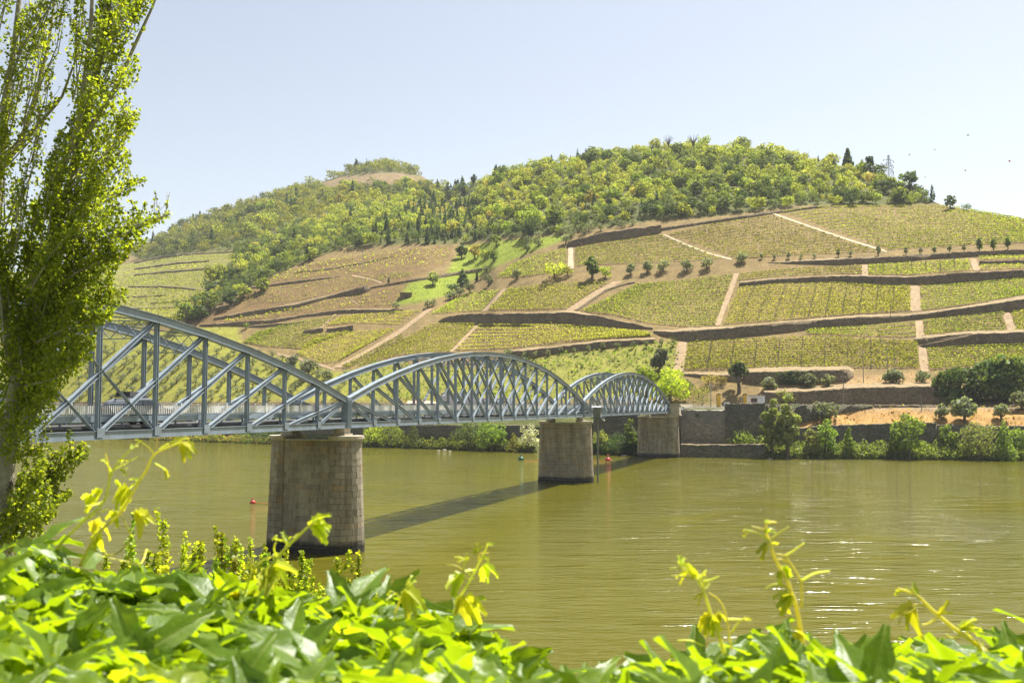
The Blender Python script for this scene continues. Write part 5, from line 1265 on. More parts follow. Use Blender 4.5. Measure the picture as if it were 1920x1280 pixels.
# car crossing the near span
def make_car(loc, rz, label):
    root = empty('car', loc, rz); prop(root, label, 'car')
    prof = [(-2.1, .35), (2.1, .35), (2.15, .62), (2.05, .80), (1.25, .92), (.55, 1.36), (.2, 1.43), (-1.2, 1.43), (-1.75, 1.25), (-2.1, .88)]
    mb = MB(); n = len(prof)
    def wy(z): return .84 if z < .95 else .84 - (z - .95) * .42
    V = [(x, -wy(z), z) for x, z in prof] + [(x, wy(z), z) for x, z in prof]
    mb.add(V, [tuple(range(n - 1, -1, -1))] + [tuple(range(n, 2 * n))] + [(i, (i + 1) % n, n + (i + 1) % n, n + i) for i in range(n)])
    o = mb.build('body', M['car'], root); bv = o.modifiers.new('bevel', 'BEVEL'); bv.width = .06; bv.segments = 2
    for s in (-1, 1):
        for (x0, x1, x2, x3) in ((.35, -.45, -.45, .95), (-.55, -1.25, -1.5, -.55)):
            mb = MB(); z0, z1 = .95, 1.34
            V = [(x3, s * (wy(z0) + .012), z0), (x2, s * (wy(z0) + .012), z0), (x1, s * (wy(z1) + .012), z1), (x0, s * (wy(z1) + .012), z1)]
            mb.add(V + [(a, b - s * .03, c) for a, b, c in V], [(0, 1, 2, 3), (4, 7, 6, 5), (0, 4, 5, 1), (1, 5, 6, 2), (2, 6, 7, 3), (3, 7, 4, 0)]); mb.build('side_window', M['glass'], root)
        for x in (-1.3, 1.32):
            w = empty('wheel', (x, s * .78, .32), 0, root); mb = MB()
            mb.lathe([(.19, -.09), (.30, -.10), (.32, -.05), (.32, .05), (.30, .10), (.19, .09)], 18); t = mb.build('tyre', M['rubber'], w); t.rotation_euler = (math.pi / 2, 0, 0)
            mb = MB(); mb.lathe([(.001, .06), (.07, .085), (.19, .07), (.19, -.07), (.001, -.06)], 14); t = mb.build('rim', M['galv'], w); t.rotation_euler = (math.pi / 2, 0, 0)
        mb = MB(); mb.box(2.06, 2.16, s * .6 - .14, s * .6 + .14, .66, .78); mb.build('headlight', M['white_wall'], root)
        mb = MB(); mb.box(-2.12, -2.04, s * .62 - .12, s * .62 + .12, .72, .86); mb.build('tail_light', M['red'], root)
        mb = MB(); mb.bar((-1.2, s * .55, 1.5), (.2, s * .55, 1.5), .04, .05); mb.build('roof_rail', M['dark'], root)
    for x0, x1, z0, z1, nm in ((1.22, .57, .95, 1.35, 'windscreen'), (-2.02, -1.72, .95, 1.24, 'rear_window')):
        mb = MB(); d = Vector((x1 - x0, 0, z1 - z0)); nn = Vector((-d.z, 0, d.x)).normalized() * (.02 if x0 < 0 else -.02)
        V = [Vector((x0, -.7, z0)), Vector((x0, .7, z0)), Vector((x1, .6, z1)), Vector((x1, -.6, z1))]; V = V + [v + nn for v in V]
        mb.add(V, [(0, 1, 2, 3), (4, 7, 6, 5), (0, 4, 5, 1), (1, 5, 6, 2), (2, 6, 7, 3), (3, 7, 4, 0)]); mb.build(nm, M['glass'], root)
    mb = MB(); mb.prism([(-1.25, -.5), (.35, -.42), (.35, .42), (-1.25, .5)], 1.53, 1.78, top=[(-1.15, -.42), (.1, -.34), (.1, .34), (-1.15, .42)]); o = mb.build('roof_box', M['dark'], root)
    return root
cc = joint(1) - BD * 0.30 * SPAN + BN * 0.3
make_car((cc[0], cc[1], ZB + 0.66), ang, 'silver car with a dark roof box crossing the long left span')

# ------------------------------------------------------------------ buildings and small things on the far bank
def slope_at(x, y): p = ground_hit([x], [y])[0]; return p
def oriented(name, label, cat, x, yb, face=None, group=None, P=None):
    P = slope_at(x, yb) if P is None else P
    rz = -math.atan2(P[0], P[1]) if face is None else face
    return prop(empty(name, tuple(P), rz), label, cat, group), math.hypot(P[0], P[1]) / F
ROADP = lambda x, d=2.0: (lambda az, r: np.array([r * math.sin(az), r * math.cos(az), ROADZ]))(float(pix_az(x, 758.)[0]), float(np.interp(pix_az(x, 758.)[0], AZ, ROAD0)) + d)
# white hut
root, k = oriented('white_hut', 'small white flat roofed hut with one dark window by the bridge end', 'hut', 1412, 757, P=ROADP(1412, 5.2))
mb = MB(); mb.box(-20 * k, 21 * k, 0, 3.0, -.3, 20.5 * k); mb.build('wall', M['white_wall'], root)
mb = MB(); mb.box(-21 * k, 22 * k, -.15, 3.15, 20.5 * k + .003, 20.5 * k + .16); mb.build('roof', M['concrete'], root)
w = empty('window', (2 * k, -.01, 12.5 * k), 0, root)
mb = MB(); mb.box(-5 * k, 5 * k, -.02, .06, -3.4 * k, 3.4 * k); mb.build('pane', M['glass'], w)
mb = MB(); e = .08
for a in ((-5 * k - e, -5 * k, -3.4 * k - e, 3.4 * k + e), (5 * k, 5 * k + e, -3.4 * k - e, 3.4 * k + e), (-5 * k, 5 * k, -3.4 * k - e, -3.4 * k), (-5 * k, 5 * k, 3.4 * k, 3.4 * k + e), (-.03, .03, -3.4 * k, 3.4 * k)): mb.box(a[0], a[1], -.06, .05, a[2], a[3])
mb.build('frame', M['tile'], w)
mb = MB(); mb.box(-19 * k, -15 * k, -.03, .05, 0, 17 * k); mb.build('door', M['dark'], root)
# yellow gate posts
for x, l in ((1348, 'left ochre yellow gate post with a dark cap by the bridge end'), (1397, 'right ochre yellow gate post with a dark cap in front of the white hut')):
    root, k = oriented('gate_post', l, 'gate post', x, 757, group='yellow gate posts', P=ROADP(x, 3.2)); h = 22.5 * k; w = 3.4 * k
    mb = MB(); mb.box(-w, w * .9, -.25, .25, -.2, h); mb.build('shaft', M['yellow'], root)
    mb = MB(); mb.box(-w * 1.1, w, -.3, .3, h + .003, h + .22); mb.build('cap', M['dark'], root)
    mb = MB(); mb.box(-w * 1.28, -w - .004, -.26, .26, -.2, h); mb.build('side_board', M['dark'], root)
root, k = oriented('notice_board', 'small white board standing between the two yellow gate posts', 'sign board', 1363, 757, P=ROADP(1363, 3.4))
mb = MB(); mb.box(-5 * k, 5 * k, -.03, .03, 2 * k, 9 * k); mb.build('panel', M['white_wall'], root)
mb = MB(); mb.box(-4 * k, -3.4 * k, -.02, .02, -.2, 2 * k - .003); mb.box(3.4 * k, 4 * k, -.02, .02, -.2, 2 * k - .003); mb.build('legs', M['galv'], root)
# long lilac building seen through the arches
root, k = oriented('lilac_building', 'long low pale lilac building seen through the middle arch', 'building', 900, 757, P=ROADP(905, 5.6))
mb = MB(); mb.box(-78 * k, -12 * k, 0, 7, -.5, 24 * k); mb.box(-12 * k + .004, 112 * k, .1, 6, -.5, 15 * k); mb.build('wall', M['lilac'], root)
mb = MB(); mb.box(-79 * k, -11.5 * k, -.2, 7.2, 24 * k + .003, 24 * k + .2); mb.box(-11 * k, 113 * k, -.2, 6.2, 15 * k + .003, 15 * k + .2); mb.build('roof', M['lilac'], root)
for i in range(7):
    f = empty('window', (-70 * k + i * 25 * k, -.012 if i < 3 else .088, 8 * k), 0, root); mb = MB(); mb.box(-2.6 * k, 2.6 * k, -.01, .05, -2.2 * k, 2.2 * k); mb.build('pane', M['glass'], f)
    mb = MB()
    for a in ((-3 * k, -2.6 * k, -2.6 * k, 2.6 * k), (2.6 * k, 3 * k, -2.6 * k, 2.6 * k), (-2.6 * k, 2.6 * k, -2.6 * k, -2.2 * k), (-2.6 * k, 2.6 * k, 2.2 * k, 2.6 * k)): mb.box(a[0], a[1], -.04, .04, a[2], a[3])
    mb.build('frame', M['white_wall'], f)
root, k = oriented('salmon_house', 'low salmon pink house left of the lilac building behind the railing', 'house', 790, 757, P=ROADP(792, 5.6))
mb = MB(); mb.box(-28 * k, 34 * k, 0, 6, -.5, 6 * k); mb.build('wall', M['white_wall'], root)
mb = MB(); mb.prism([(-30 * k, -.5), (36 * k, -.5), (36 * k, 6.5), (-30 * k, 6.5)], 6 * k + .003, 11 * k, top=[(-27 * k, 2.8), (33 * k, 2.8), (33 * k, 3.2), (-27 * k, 3.2)]); mb.build('roof', M['pinkwall'], root)
for x in (-20, -6, 8, 22):
    mb = MB(); mb.box(x * k - .4, x * k + .4, -.03, .05, .9, 4 * k); mb.build('window', M['glass'], root)
# poles
def pole(x, yb, yt, l, name='utility_pole', mat='pole', cross=True, rad=.11, P=None):
    P = slope_at(x, yb) if P is None else P
    r = math.hypot(P[0], P[1]); h = (yb - yt) * r / F; root = empty(name, tuple(P), rng.random()); prop(root, l, 'pole')
    mb = MB(); mb.tube([(0, 0, -.5), (0, 0, h)], [rad * 1.15, rad * .8], 8); mb.build('shaft', M[mat], root)
    if cross:
        mb = MB(); mb.bar((-.8, 0, h - .5), (.8, 0, h - .5), .1, .1); mb.build('crossarm', M[mat], root)
        for s in (-.65, .65):
            mb = MB(); mb.lathe([(.02, 0), (.06, .03), (.04, .10), (.06, .14), (.01, .2)], 8, (s, 0, h - .45)); mb.build('insulator', M['white_wall'], root)
pole(679, 506, 468, 'slim pale pole standing in the brown vineyard', mat='galv'); pole(405, 552, 533, 'short pale pole beside the ravine on the left', mat='galv'); pole(1619, 718, 660, 'dark pole at the foot of the lowest vineyard, the left one of two', rad=.09)
pole(1664, 702, 654, 'dark pole at the foot of the lowest vineyard, the right one of two', rad=.09); pole(1670, 604, 570, 'pole in front of the tall grey wall', rad=.08, cross=False); pole(1582, 757, 700, 'tall pole beside the road wall', P=ROADP(1582, 6.3)); pole(1728, 771, 742, 'thin post on the dry bank', cross=False, rad=.08)
pole(1333, 757, 714, 'pale pole at the small pergola near the bridge end', mat='concrete', P=ROADP(1333, 6.5)); pole(1818, 757, 741, 'short white road post before the dark bushes', mat='white_wall', cross=False, P=ROADP(1818, 5)); pole(1219, 692, 664, 'thin post beside the large olive on the grassy slope', cross=False, rad=.07)
# bare poles leaning on the dark wall
for i, (p, q) in enumerate([((1722, 648), (1815, 630)), ((1724, 643), (1830, 626)), ((1722, 640), (1800, 627))]):
    a = slope_at(*p); b = slope_at(*q); rr = math.hypot(a[0], a[1]) / np.linalg.norm(a[:2]); mb = MB()
    a = at_range(p[0], p[1], np.linalg.norm(a[:2]) - .5); b = at_range(q[0], q[1], np.linalg.norm(a[:2]) - .1)
    mb.tube([a, (a + b) / 2, b], .10, 6); o = mb.build('leaning_pole', M['path_pale'])
    prop(o, 'long bare pole leaning against the dark wall, ' + ('lowest of three', 'topmost of three', 'middle one of three')[i], 'pole', 'poles leaning on the wall')
# little stone hut on the meadow
root, k = oriented('stone_hut', 'small stone hut with a flat top on the bright meadow', 'hut', 762, 559)
mb = MB(); mb.box(-12 * k, 10 * k, 0, 3, -.6, 10 * k); mb.build('wall', M['rubble'], root)
mb = MB(); mb.box(-12.5 * k, 10.5 * k, -.15, 3.2, 10 * k + .003, 10 * k + .2); mb.build('roof', M['lf_grass'] if False else M['concrete'], root)
mb = MB(); mb.box(-3 * k, 0 * k, -.03, .05, 0, 6 * k); mb.build('door', M['dark'], root)
# lattice pylon
P = ground_hit([1667], [340])[0]; r = math.hypot(P[0], P[1]); root = empty('power_pylon', tuple(P), .5); prop(root, 'steel lattice power pylon on the ridge', 'pylon')
H = 51 * r / F; mb = MB(); n = 9
def pw(z): return 1.5 * (1 - z / H) ** 1.0 + .16
for i in range(n):
    z0, z1 = H * i / n, H * (i + 1) / n; a, b = pw(z0), pw(z1); c0 = [(a, a), (-a, a), (-a, -a), (a, -a)]; c1 = [(b, b), (-b, b), (-b, -b), (b, -b)]
    for j in range(4):
        j2 = (j + 1) % 4; mb.tube([c0[j] + (z0,), c1[j] + (z1,)], .085, 4); mb.tube([c0[j] + (z0,), c1[j2] + (z1,)], .05, 4); mb.tube([c0[j2] + (z0,), c1[j] + (z1,)], .05, 4)
mb.build('lattice_tower', M['galv'], root); tips = []
for f in (.45, .64, .82):
    mb = MB(); z = H * f
    for s in (-1, 1):
        e = Vector((s * 2.7, 0, z + .05)); mb.tube([(s * pw(z), .2, z), e], .07, 4); mb.tube([(s * pw(z), -.2, z), e], .07, 4); mb.tube([(s * pw(z + .8), 0, z + .8), e], .06, 4)
    mb.build('crossarm', M['galv'], root)
    for s in (-1, 1):
        mb = MB(); mb.lathe([(.02, -.9), (.15, -.7), (.1, -.45), (.15, -.2), (.03, 0)], 8, (s * 2.7, 0, z)); mb.build('insulator', M['tile'], root)
# lines with marker balls, climbing towards the near bank
for (pts, balls, lab, cols) in [([(1667, 292), (1705, 290), (1753, 280.5), (1815, 253.5), (1930, 190)], [(1705, 290), (1753, 280.5), (1815, 253.5)], 'upper', ('tile', 'rail', 'tile')), ([(1677, 318), (1735, 332), (1810, 319.5), (1893, 302), (2050, 255)], [(1735, 332), (1810, 319.5), (1893, 302)], 'lower', ('rail', 'tile', 'red'))]:
    pr = np.interp([p[0] for p in pts], [1667, 2050], [r - 5, r - 190])
    Q3 = [at_range(p[0], p[1], q) for p, q in zip(pts, pr)]
    mb = MB(); mb.tube(Q3, .007, 4); prop(mb.build('power_line', M['galv']), lab + ' thin power line running from the pylon out of the picture', 'cable', 'power lines')
    for bi, (b, c) in enumerate(zip(balls, cols)):
        C_ = at_range(b[0], b[1], np.interp(b[0], [1667, 2050], [r - 5, r - 190])); mb = MB()
        mb.lathe([(.001, -.26), (.16, -.21), (.25, -.08), (.25, .08), (.16, .21), (.001, .26)], 10); o = mb.build('marker_ball', M[c], loc=tuple(C_))
        prop(o, 'small marker ball on the ' + lab + ' power line, ' + ('nearest to the pylon', 'in the middle', 'farthest from the pylon')[bi], 'marker ball', 'marker balls on the power lines')
# buoys
def water_at(x, y): az, t = pix_az(x, y); rr = -CAMZ / t; return np.array([rr * math.sin(az), rr * math.cos(az), 0])
for (x, y, mt, lab, tie) in [(474, 943, 'red', 'dark red mooring buoy left of the nearest pier', (600, 949)), (977, 862, 'green_paint', 'small dark green buoy left of the second pier', (1138, 863.5)), (1140, 863.5, 'red', 'red buoy right of the second pier near the gauge pole', None)]:
    P = water_at(x, y); root = empty('buoy', tuple(P)); prop(root, lab, 'buoy', 'mooring buoys'); k = math.hypot(P[0], P[1]) / F; q = 5.4 * k if x < 600 else 6.0 * k
    mb = MB(); mb.lathe([(.001, -q * .6), (q * .8, -q * .4), (q, .1 * q), (q * .8, q * .7), (q * .35, q * 1.05), (.001, q * 1.1)], 14); mb.build('float', M[mt], root, True)
    mb = MB(); mb.tube([(0, 0, q * 1.05), (0, 0, q * 1.6)], q * .16, 6); mb.lathe([(.001, 0), (q * .3, .05), (.001, q * .5)], 8, (0, 0, q * 1.55)); mb.build('top_mark', M[mt], root)
    if tie is None: continue
    tie = water_at(*tie); mb = MB(); mb.tube([(P[0], P[1], .05), ((P[0] + tie[0]) / 2, (P[1] + tie[1]) / 2, .03), (tie[0], tie[1], .05)], .04, 5)
    prop(mb.build('mooring_rope', M['orange']), 'orange floating rope running from the ' + lab.split(' buoy')[0].replace(' mooring', '') + ' buoy behind the pier', 'rope', 'mooring ropes')
# stones and a white board at the shore
for x, y, s, l in [(833, 844, .4, 'pale boulder at the water under the middle arch'), (822, 845, .3, 'small pale stone left of the boulder'), (843, 846, .28, 'small pale stone right of the boulder'), (1170, 855, .45, 'grey stone in the shade left of the third pier'), (1443, 861, .35, 'grey stone at the foot of the tallest waterside trees')]:
    P = water_at(x, y); mb = MB()
    prof = [(.001, -.3), (.8, -.2), (1, .1), (.8, .45), (.4, .62), (.001, .66)]
    mb.lathe([(a * s, b * s) for a, b in prof], 9); mb.V = [(a * (1 + .25 * math.sin(3 * b + 5 * c)) * 1.5, b * (1 + .2 * math.cos(4 * a)), c) for a, b, c in mb.V]
    prop(mb.build('boulder', M['rock'], loc=tuple(P)), l, 'stone')
P = ground_hit([696], [820])[0]; root = empty('white_board', tuple(P), .3); prop(root, 'tilted white board on the shore right of the first pier', 'board')
mb = MB(); mb.frame((0, -.5, 1.4), ((.9, 0, -.35), (0, 1, 0), (.35, 0, .9)), (-.6, -.03, -.35), (.6, .03, .35)); mb.build('panel', M['white_wall'], root); mb = MB(); mb.tube([(0, -.42, -.3), (0, -.42, 1.5)], .04, 6); mb.build('post', M['galv'], root)
# ------------------------------------------------------------------ poplars on the near bank
def leaf_quads(P, size, rg, hang=0.0):
    """pointed leaves: four corners folded a little about the midrib, as two triangles sharing the rib"""
    n = len(P)
    nrm = rg.normal(size=(n, 3)); nrm[:, 2] += 0.5; nrm /= np.linalg.norm(nrm, axis=1)[:, None]
    a = np.cross(nrm, rg.normal(size=(n, 3))); a[:, 2] -= hang; a /= np.linalg.norm(a, axis=1)[:, None]
    b = np.cross(nrm, a); b /= np.linalg.norm(b, axis=1)[:, None]
    s = (size * (0.6 + 0.7 * rg.random(n)))[:, None]
    m = P + a * s * 0.42
    return np.stack([P, m - b * s * 0.40 + nrm * s * .07, P + a * s, m + b * s * 0.40 + nrm * s * .07], 1)
def plume(p, q, rad, n, rg, taper=0.35, dense_end=1.0):
    """leaf positions around the branch p->q"""
    p = np.array(p); q = np.array(q); t = rg.random(n) ** dense_end
    d = (q - p) / np.linalg.norm(q - p); v = rg.normal(size=(n, 3)); v -= (v @ d)[:, None] * d; v /= np.linalg.norm(v, axis=1)[:, None]
    rr = rad * np.sqrt(rg.random(n)) * np.minimum(1, (1 - t) / taper + 0.12)
    return p + (q - p) * t[:, None] + v * rr[:, None]
rgp = np.random.default_rng(21)
PD = 16.0; S = PD / F
base = at_depth(-12, 1040, PD); gz = 3.9
root = empty('poplar_tree', (base[0], base[1], gz)); prop(root, 'tall poplar with pale upright limbs filling the left edge of the view', 'tree')
inv = np.array([base[0], base[1], gz])
def P3(x, y, dd=0.0): return at_depth(x, y, PD + dd)
def limb(pts, r0, r1, dd0=0.0, dd1=0.0, name='limb', n=8):
    p = resample(pts, max(6, len(pts) * 3)); k = len(p); dd = np.linspace(dd0, dd1, k)
    Q_ = at_depth(p[:, 0], p[:, 1], PD + dd) - inv
    rad = np.linspace(r0, r1, k) * (1 + .06 * rgp.normal(size=k))
    mb = MB(); mb.tube(Q_, list(rad), n); return mb.build(name, M['bark_pale'], root, True)
b0 = np.array([0, 0, -0.6]); mb = MB(); t0 = P3(-2, 1010) - inv
pts = [b0, (b0 + t0) / 2, t0, P3(3, 940) - inv, P3(8, 870) - inv, P3(22, 790) - inv, P3(38, 690) - inv, P3(56, 600) - inv, P3(80, 495) - inv, P3(108, 420) - inv, P3(132, 340) - inv, P3(150, 270) - inv, P3(166, 200) - inv, P3(190, 100) - inv, P3(206, 0) - inv, P3(216, -120) - inv, P3(222, -260) - inv, P3(226, -420) - inv]
mb.tube(pts, [.30, .25, .21, .19, .17, .145, .125, .105, .088, .076, .067, .06, .052, .044, .036, .028, .02, .01], 12); mb.build('trunk', M['bark_pale'], root, True)
limb([(-30, 960), (-38, 800), (-30, 640), (-12, 480), (0, 320), (10, 200), (28, 80), (42, -60), (52, -250)], .12, .018, .4, 1.0)
limb([(0, 320), (40, 262), (70, 180), (95, 60), (110, -60)], .05, .012, .8, 1.2)
limb([(5, 310), (62, 245), (115, 185), (150, 90)], .045, .01, .8, .3)
limb([(95, 450), (112, 330), (150, 225), (170, 60), (178, -120)], .07, .015, 0, -.7)
limb([(84, 490), (112, 440), (180, 350), (222, 292), (250, 220)], .06, .01, 0, .5)
limb([(36, 700), (90, 560), (180, 470), (260, 425), (318, 400)], .06, .008, 0, -.5)
limb([(150, 270), (215, 170), (255, 80), (292, 0), (312, -60)], .05, .01, 0, .3)
limb([(30, 740), (10, 600), (-20, 420), (-40, 200), (-50, -50)], .08, .01, 0, -1.2)
limb([(-30, 900), (-120, 700), (-170, 450), (-190, 150), (-180, -150)], .12, .015, .2, .9)
# leafy plumes along side branches: (from, to, radius px, leaves)
PL = [((150, 250), (292, -25), 34, 620), ((150, 265), (262, 110), 32, 560), ((135, 345), (256, 210), 32, 560), ((120, 390), (243, 285), 34, 620), ((110, 440), (264, 330), 36, 700), ((100, 480), (300, 405), 30, 560), ((255, 425), (322, 398), 10, 70),
      ((90, 525), (276, 445), 36, 760), ((80, 565), (240, 475), 42, 860), ((70, 610), (236, 540), 42, 860), ((60, 650), (205, 580), 44, 860), ((50, 700), (176, 635), 44, 820), ((40, 745), (146, 680), 40, 700), ((35, 790), (104, 735), 34, 460),
      ((85, 490), (120, 250), 34, 760), ((60, 560), (62, 380), 40, 820), ((60, 640), (100, 480), 46, 980), ((30, 700), (20, 520), 46, 980), ((10, 620), (-10, 420), 44, 800), ((50, 540), (150, 415), 40, 760), ((90, 450), (195, 325), 34, 640), ((120, 330), (182, 145), 32, 640),
      ((160, 220), (200, -10), 32, 680), ((195, 110), (238, -100), 34, 640), ((140, 180), (150, -30), 26, 420), ((20, 150), (95, -30), 30, 300), ((0, 310), (108, 190), 26, 230), ((5, 250), (70, 60), 26, 260), ((0, 420), (8, 230), 28, 400), ((30, 640), (160, 560), 44, 900), ((0, 760), (90, 640), 50, 1000),
      ((-10, 840), (60, 730), 46, 800), ((0, 700), (-60, 520), 50, 800), ((20, 800), (96, 700), 40, 700), ((80, 620), (190, 500), 42, 820), ((110, 470), (215, 385), 36, 620), ((-20, 100), (30, -120), 34, 300), ((50, 100), (130, -60), 30, 280),
      ((60, 430), (105, 330), 24, 260), ((25, 470), (45, 350), 20, 160), ((180, 120), (262, -10), 32, 560), ((-20, 560), (30, 430), 34, 420), ((200, 300), (258, 220), 20, 220), ((150, 330), (205, 250), 22, 240),
      ((10, 480), (40, 330), 30, 160), ((30, 420), (70, 250), 26, 130), ((-10, 330), (25, 180), 26, 160), ((60, 300), (100, 120), 24, 130), ((45, 240), (85, 60), 28, 160), ((5, 200), (40, 20), 30, 220), ((70, 160), (125, 10), 24, 150),
      ((0, 985), (162, 842), 26, 520), ((8, 1010), (80, 870), 34, 620), ((4, 995), (136, 925), 22, 360), ((12, 1015), (60, 905), 30, 520), ((20, 1020), (100, 960), 22, 300), ((30, 860), (95, 835), 16, 120), ((10, 860), (40, 800), 30, 340),
      ((-80, 800), (-160, 500), 70, 1500), ((-60, 600), (-120, 200), 70, 1300), ((-150, 500), (-190, 50), 70, 1100), ((-60, 300), (-100, -100), 60, 800), ((200, -60), (260, -300), 50, 700), ((120, -60), (170, -320), 50, 700), ((20, -80), (70, -320), 50, 600), ((-60, 960), (-150, 780), 60, 900), ((220, -220), (230, -480), 40, 500)]
LP = []; TW = MB()
for (a, b, rad, n) in PL:
    n = int(n * (2.2 if (a[1] + b[1]) > 1780 else 1.3 if (a[1] + b[1]) > 880 else 1.1))
    for rep in range(3):
        d0 = rgp.normal(-.12, .4); d1 = d0 + rgp.normal(0, .55); j = rgp.normal(0, rad * .22, 4)
        p = P3(a[0] + j[0], a[1] + j[1], d0) - inv; q = P3(b[0] + j[2] * .6, b[1] + j[3], d1) - inv
        LP.append(plume(p, q, rad * S * .72, n // 3, rgp, .4))
        m = p + (q - p) * .5 + rgp.normal(0, .05, 3)
        TW.tube([p, m, p + (q - p) * .96], [.016, .011, .004], 4, cap=False)
        # side shoots point upward along the branch
        for s in range(3):
            t = .25 + .6 * rgp.random(); c = p + (q - p) * t; e = c + np.array([rgp.normal(0, .12), rgp.normal(0, .12), .25 + .3 * rgp.random()])
            LP.append(plume(c, e, rad * S * .3, n // 14, rgp)); TW.tube([c, e], [.006, .003], 3, cap=False)
LP = np.concatenate(LP)
o = link('leaves', quad_mesh('leaves', leaf_quads(LP, 0.062, rgp, .25), M['lf_poplar']), root); o['kind'] = 'stuff'
o = TW.build('twigs', M['bark_pale'], root); o['kind'] = 'stuff'
mb = MB(); kp = P3(13, 908) - inv; mb.lathe([(.001, -.05), (.07, -.03), (.09, .0), (.06, .02), (.03, -.01), (.001, -.02)], 10); o = mb.build('knot', M['bark'], root); o.location = kp + np.array([0.06, -.10, 0]); o.rotation_euler = (1.2, .5, 0)

# young poplars whose tips show above the creeper
for i, (x, yt, yb, w, D) in enumerate([(245, 1003, 1110, 30, 10.5), (310, 977, 1120, 40, 10), (290, 1040, 1130, 34, 9.5), (345, 1020, 1130, 34, 10.5), (378, 1016, 1130, 32, 10), (418, 1002, 1140, 32, 10.8), (441, 1020, 1140, 30, 10), (470, 1008, 1140, 32, 11), (497, 1024, 1150, 34, 10.2), (517, 1038, 1150, 36, 9.8), (545, 1058, 1160, 36, 9.4),
                                       (580, 1088, 1160, 34, 9.6), (606, 1100, 1160, 28, 10), (633, 1045, 1160, 27, 10.4), (673, 1037, 1160, 24, 10.6), (654, 1082, 1170, 28, 10), (698, 1076, 1170, 22, 10), (713, 1104, 1180, 20, 9.8), (200, 1040, 1150, 36, 10), (560, 1090, 1180, 50, 9)] + [(232 + 26 * q_ + 9 * math.sin(q_ * 5.1), 1052 + 18 * math.sin(q_ * 2.3), 1160, 30 + 8 * math.sin(q_), 9.2 + .5 * math.cos(q_ * 3)) for q_ in range(14)]):
    top = at_depth(x, yt, D); g = 4.4; rt = empty('young_poplar', (top[0], top[1], g))
    prop(rt, 'young poplar with a slim leafy tip rising behind the creeper', 'tree', 'young poplar tips behind the creeper')
    h = top[2] - g; r = w * D / F / 2
    lean = rgp.normal(0, .12, 2); pts = [(-lean[0] * 2, -lean[1] * 2, -.2), (-lean[0], -lean[1], h * .5), (0, 0, h)]
    mb = MB(); mb.tube(pts, [.04, .022, .004], 6); mb.build('trunk', M['bark'], rt)
    L = [plume(np.array([0, 0, h - 1.15]), np.array([0, 0, h]), r * 1.0, 420, rgp, .7), plume(np.array([-lean[0], -lean[1], h * .45]), np.array([0, 0, h - .8]), r * 2.6, 800, rgp, .1)]
    for s in range(15):
        zz = h - .25 - 1.3 * rgp.random() ** .7; t = rgp.random() * 6.28; ou = r * (1.0 + 1.3 * rgp.random()) * min(1, (h - zz) / .7 + .3); e = np.array([math.cos(t) * ou, math.sin(t) * ou, zz + .22 + .3 * rgp.random()])
        L.append(plume(np.array([0, 0, zz]), e, r * .42, 75, rgp, .5))
    o = link('leaves', quad_mesh('leaves', leaf_quads(np.concatenate(L), 0.040, rgp, -.2), M['lf_young'] if i % 3 else M['lf_poplar']), rt); o['kind'] = 'stuff'
rt = empty('elder_bush', tuple(np.r_[at_depth(556, 1150, 8.6)[:2], 4.6])); prop(rt, 'bush with a small cream flower head between the young poplars', 'bush')
h = at_depth(556, 1128, 8.6)[2] - 4.6
mb = MB(); mb.tube([(0, 0, -.2), (.05, 0, h * .6), (0, 0, h - .05)], [.03, .02, .008], 6); mb.build('trunk', M['bark'], rt)
o = link('leaves', quad_mesh('leaves', leaf_quads(rgp.normal(size=(260, 3)) * np.array([.16, .16, .3]) + np.array([0, 0, h - .55]), .06, rgp), M['lf_poplar']), rt); o['kind'] = 'stuff'
o = link('flower_head', quad_mesh('flower_head', clump_quads(rgp.normal(size=(260, 3)) * np.array([.11, .11, .035]) + np.array([0, 0, h - .06]), .02, rgp, .8), M['lf_blossom']), rt); o['kind'] = 'stuff'

# ------------------------------------------------------------------ creeper on the promenade parapet
mb = MB(); mb.box(-6, 6, 1.95, 2.30, 6.0, 9.93); mb.build('x', M['granite']) if False else None
root = empty('parapet_wall', (0, 2.1, 9.3)); prop(root, 'low stone parapet of the promenade under the creeper', 'wall')
rs_ = random.Random(3)
for kc in range(2):
    x = -4.2 + kc * .3
    while x < 4.2:
        w = rs_.uniform(.45, .75); mb = MB(); mb.box(x + .006, x + w - .006, -.16 + rs_.uniform(0, .015), .16, -.02 + kc * .235, .205 + kc * .235); mb.build('stone', M['granite'], root); x += w
mb = MB(); mb.box(-4.3, 4.3, -.14, .14, -3.3, .44); mb.build('core', M['mortar'], root)
def leaflet(rg, L=1.0, wid=0.27, st=13, droop=.35, fold=.22, twist=0.0):
    """one toothed leaflet along +x, ribs folded, tip drooping; returns verts, quads"""
    V = []; Fc = []
    for i in range(st):
        s = i / (st - 1); w = wid * (math.sin(math.pi * min(1, s ** .72 * 1.0)) ** .85) * (1.12 if i % 2 else .86) * L
        if i == st - 1: w = 0.004
        if i == 0: w = .012 * L
        z = -droop * s * s * L + .03 * L * math.sin(s * 9 + rg.random())
        for k, ww in ((-1, w), (-.5, w * .5), (-.05, .011 * L), (.05, .011 * L), (.5, w * .5), (1, w)):
            y = math.copysign(ww, k) if k else 0
            zz = z + fold * abs(y) + (.035 * L * math.sin(s * 14) if abs(k) == 1 else 0) - .05 * L * (1 if abs(k) < .1 else 0) * s
            V.append((s * L, y + twist * s * s * L, zz))
    for i in range(st - 1):
        for j in range(5): Fc.append((i * 6 + j, (i + 1) * 6 + j, (i + 1) * 6 + j + 1, i * 6 + j + 1))
    return V, Fc
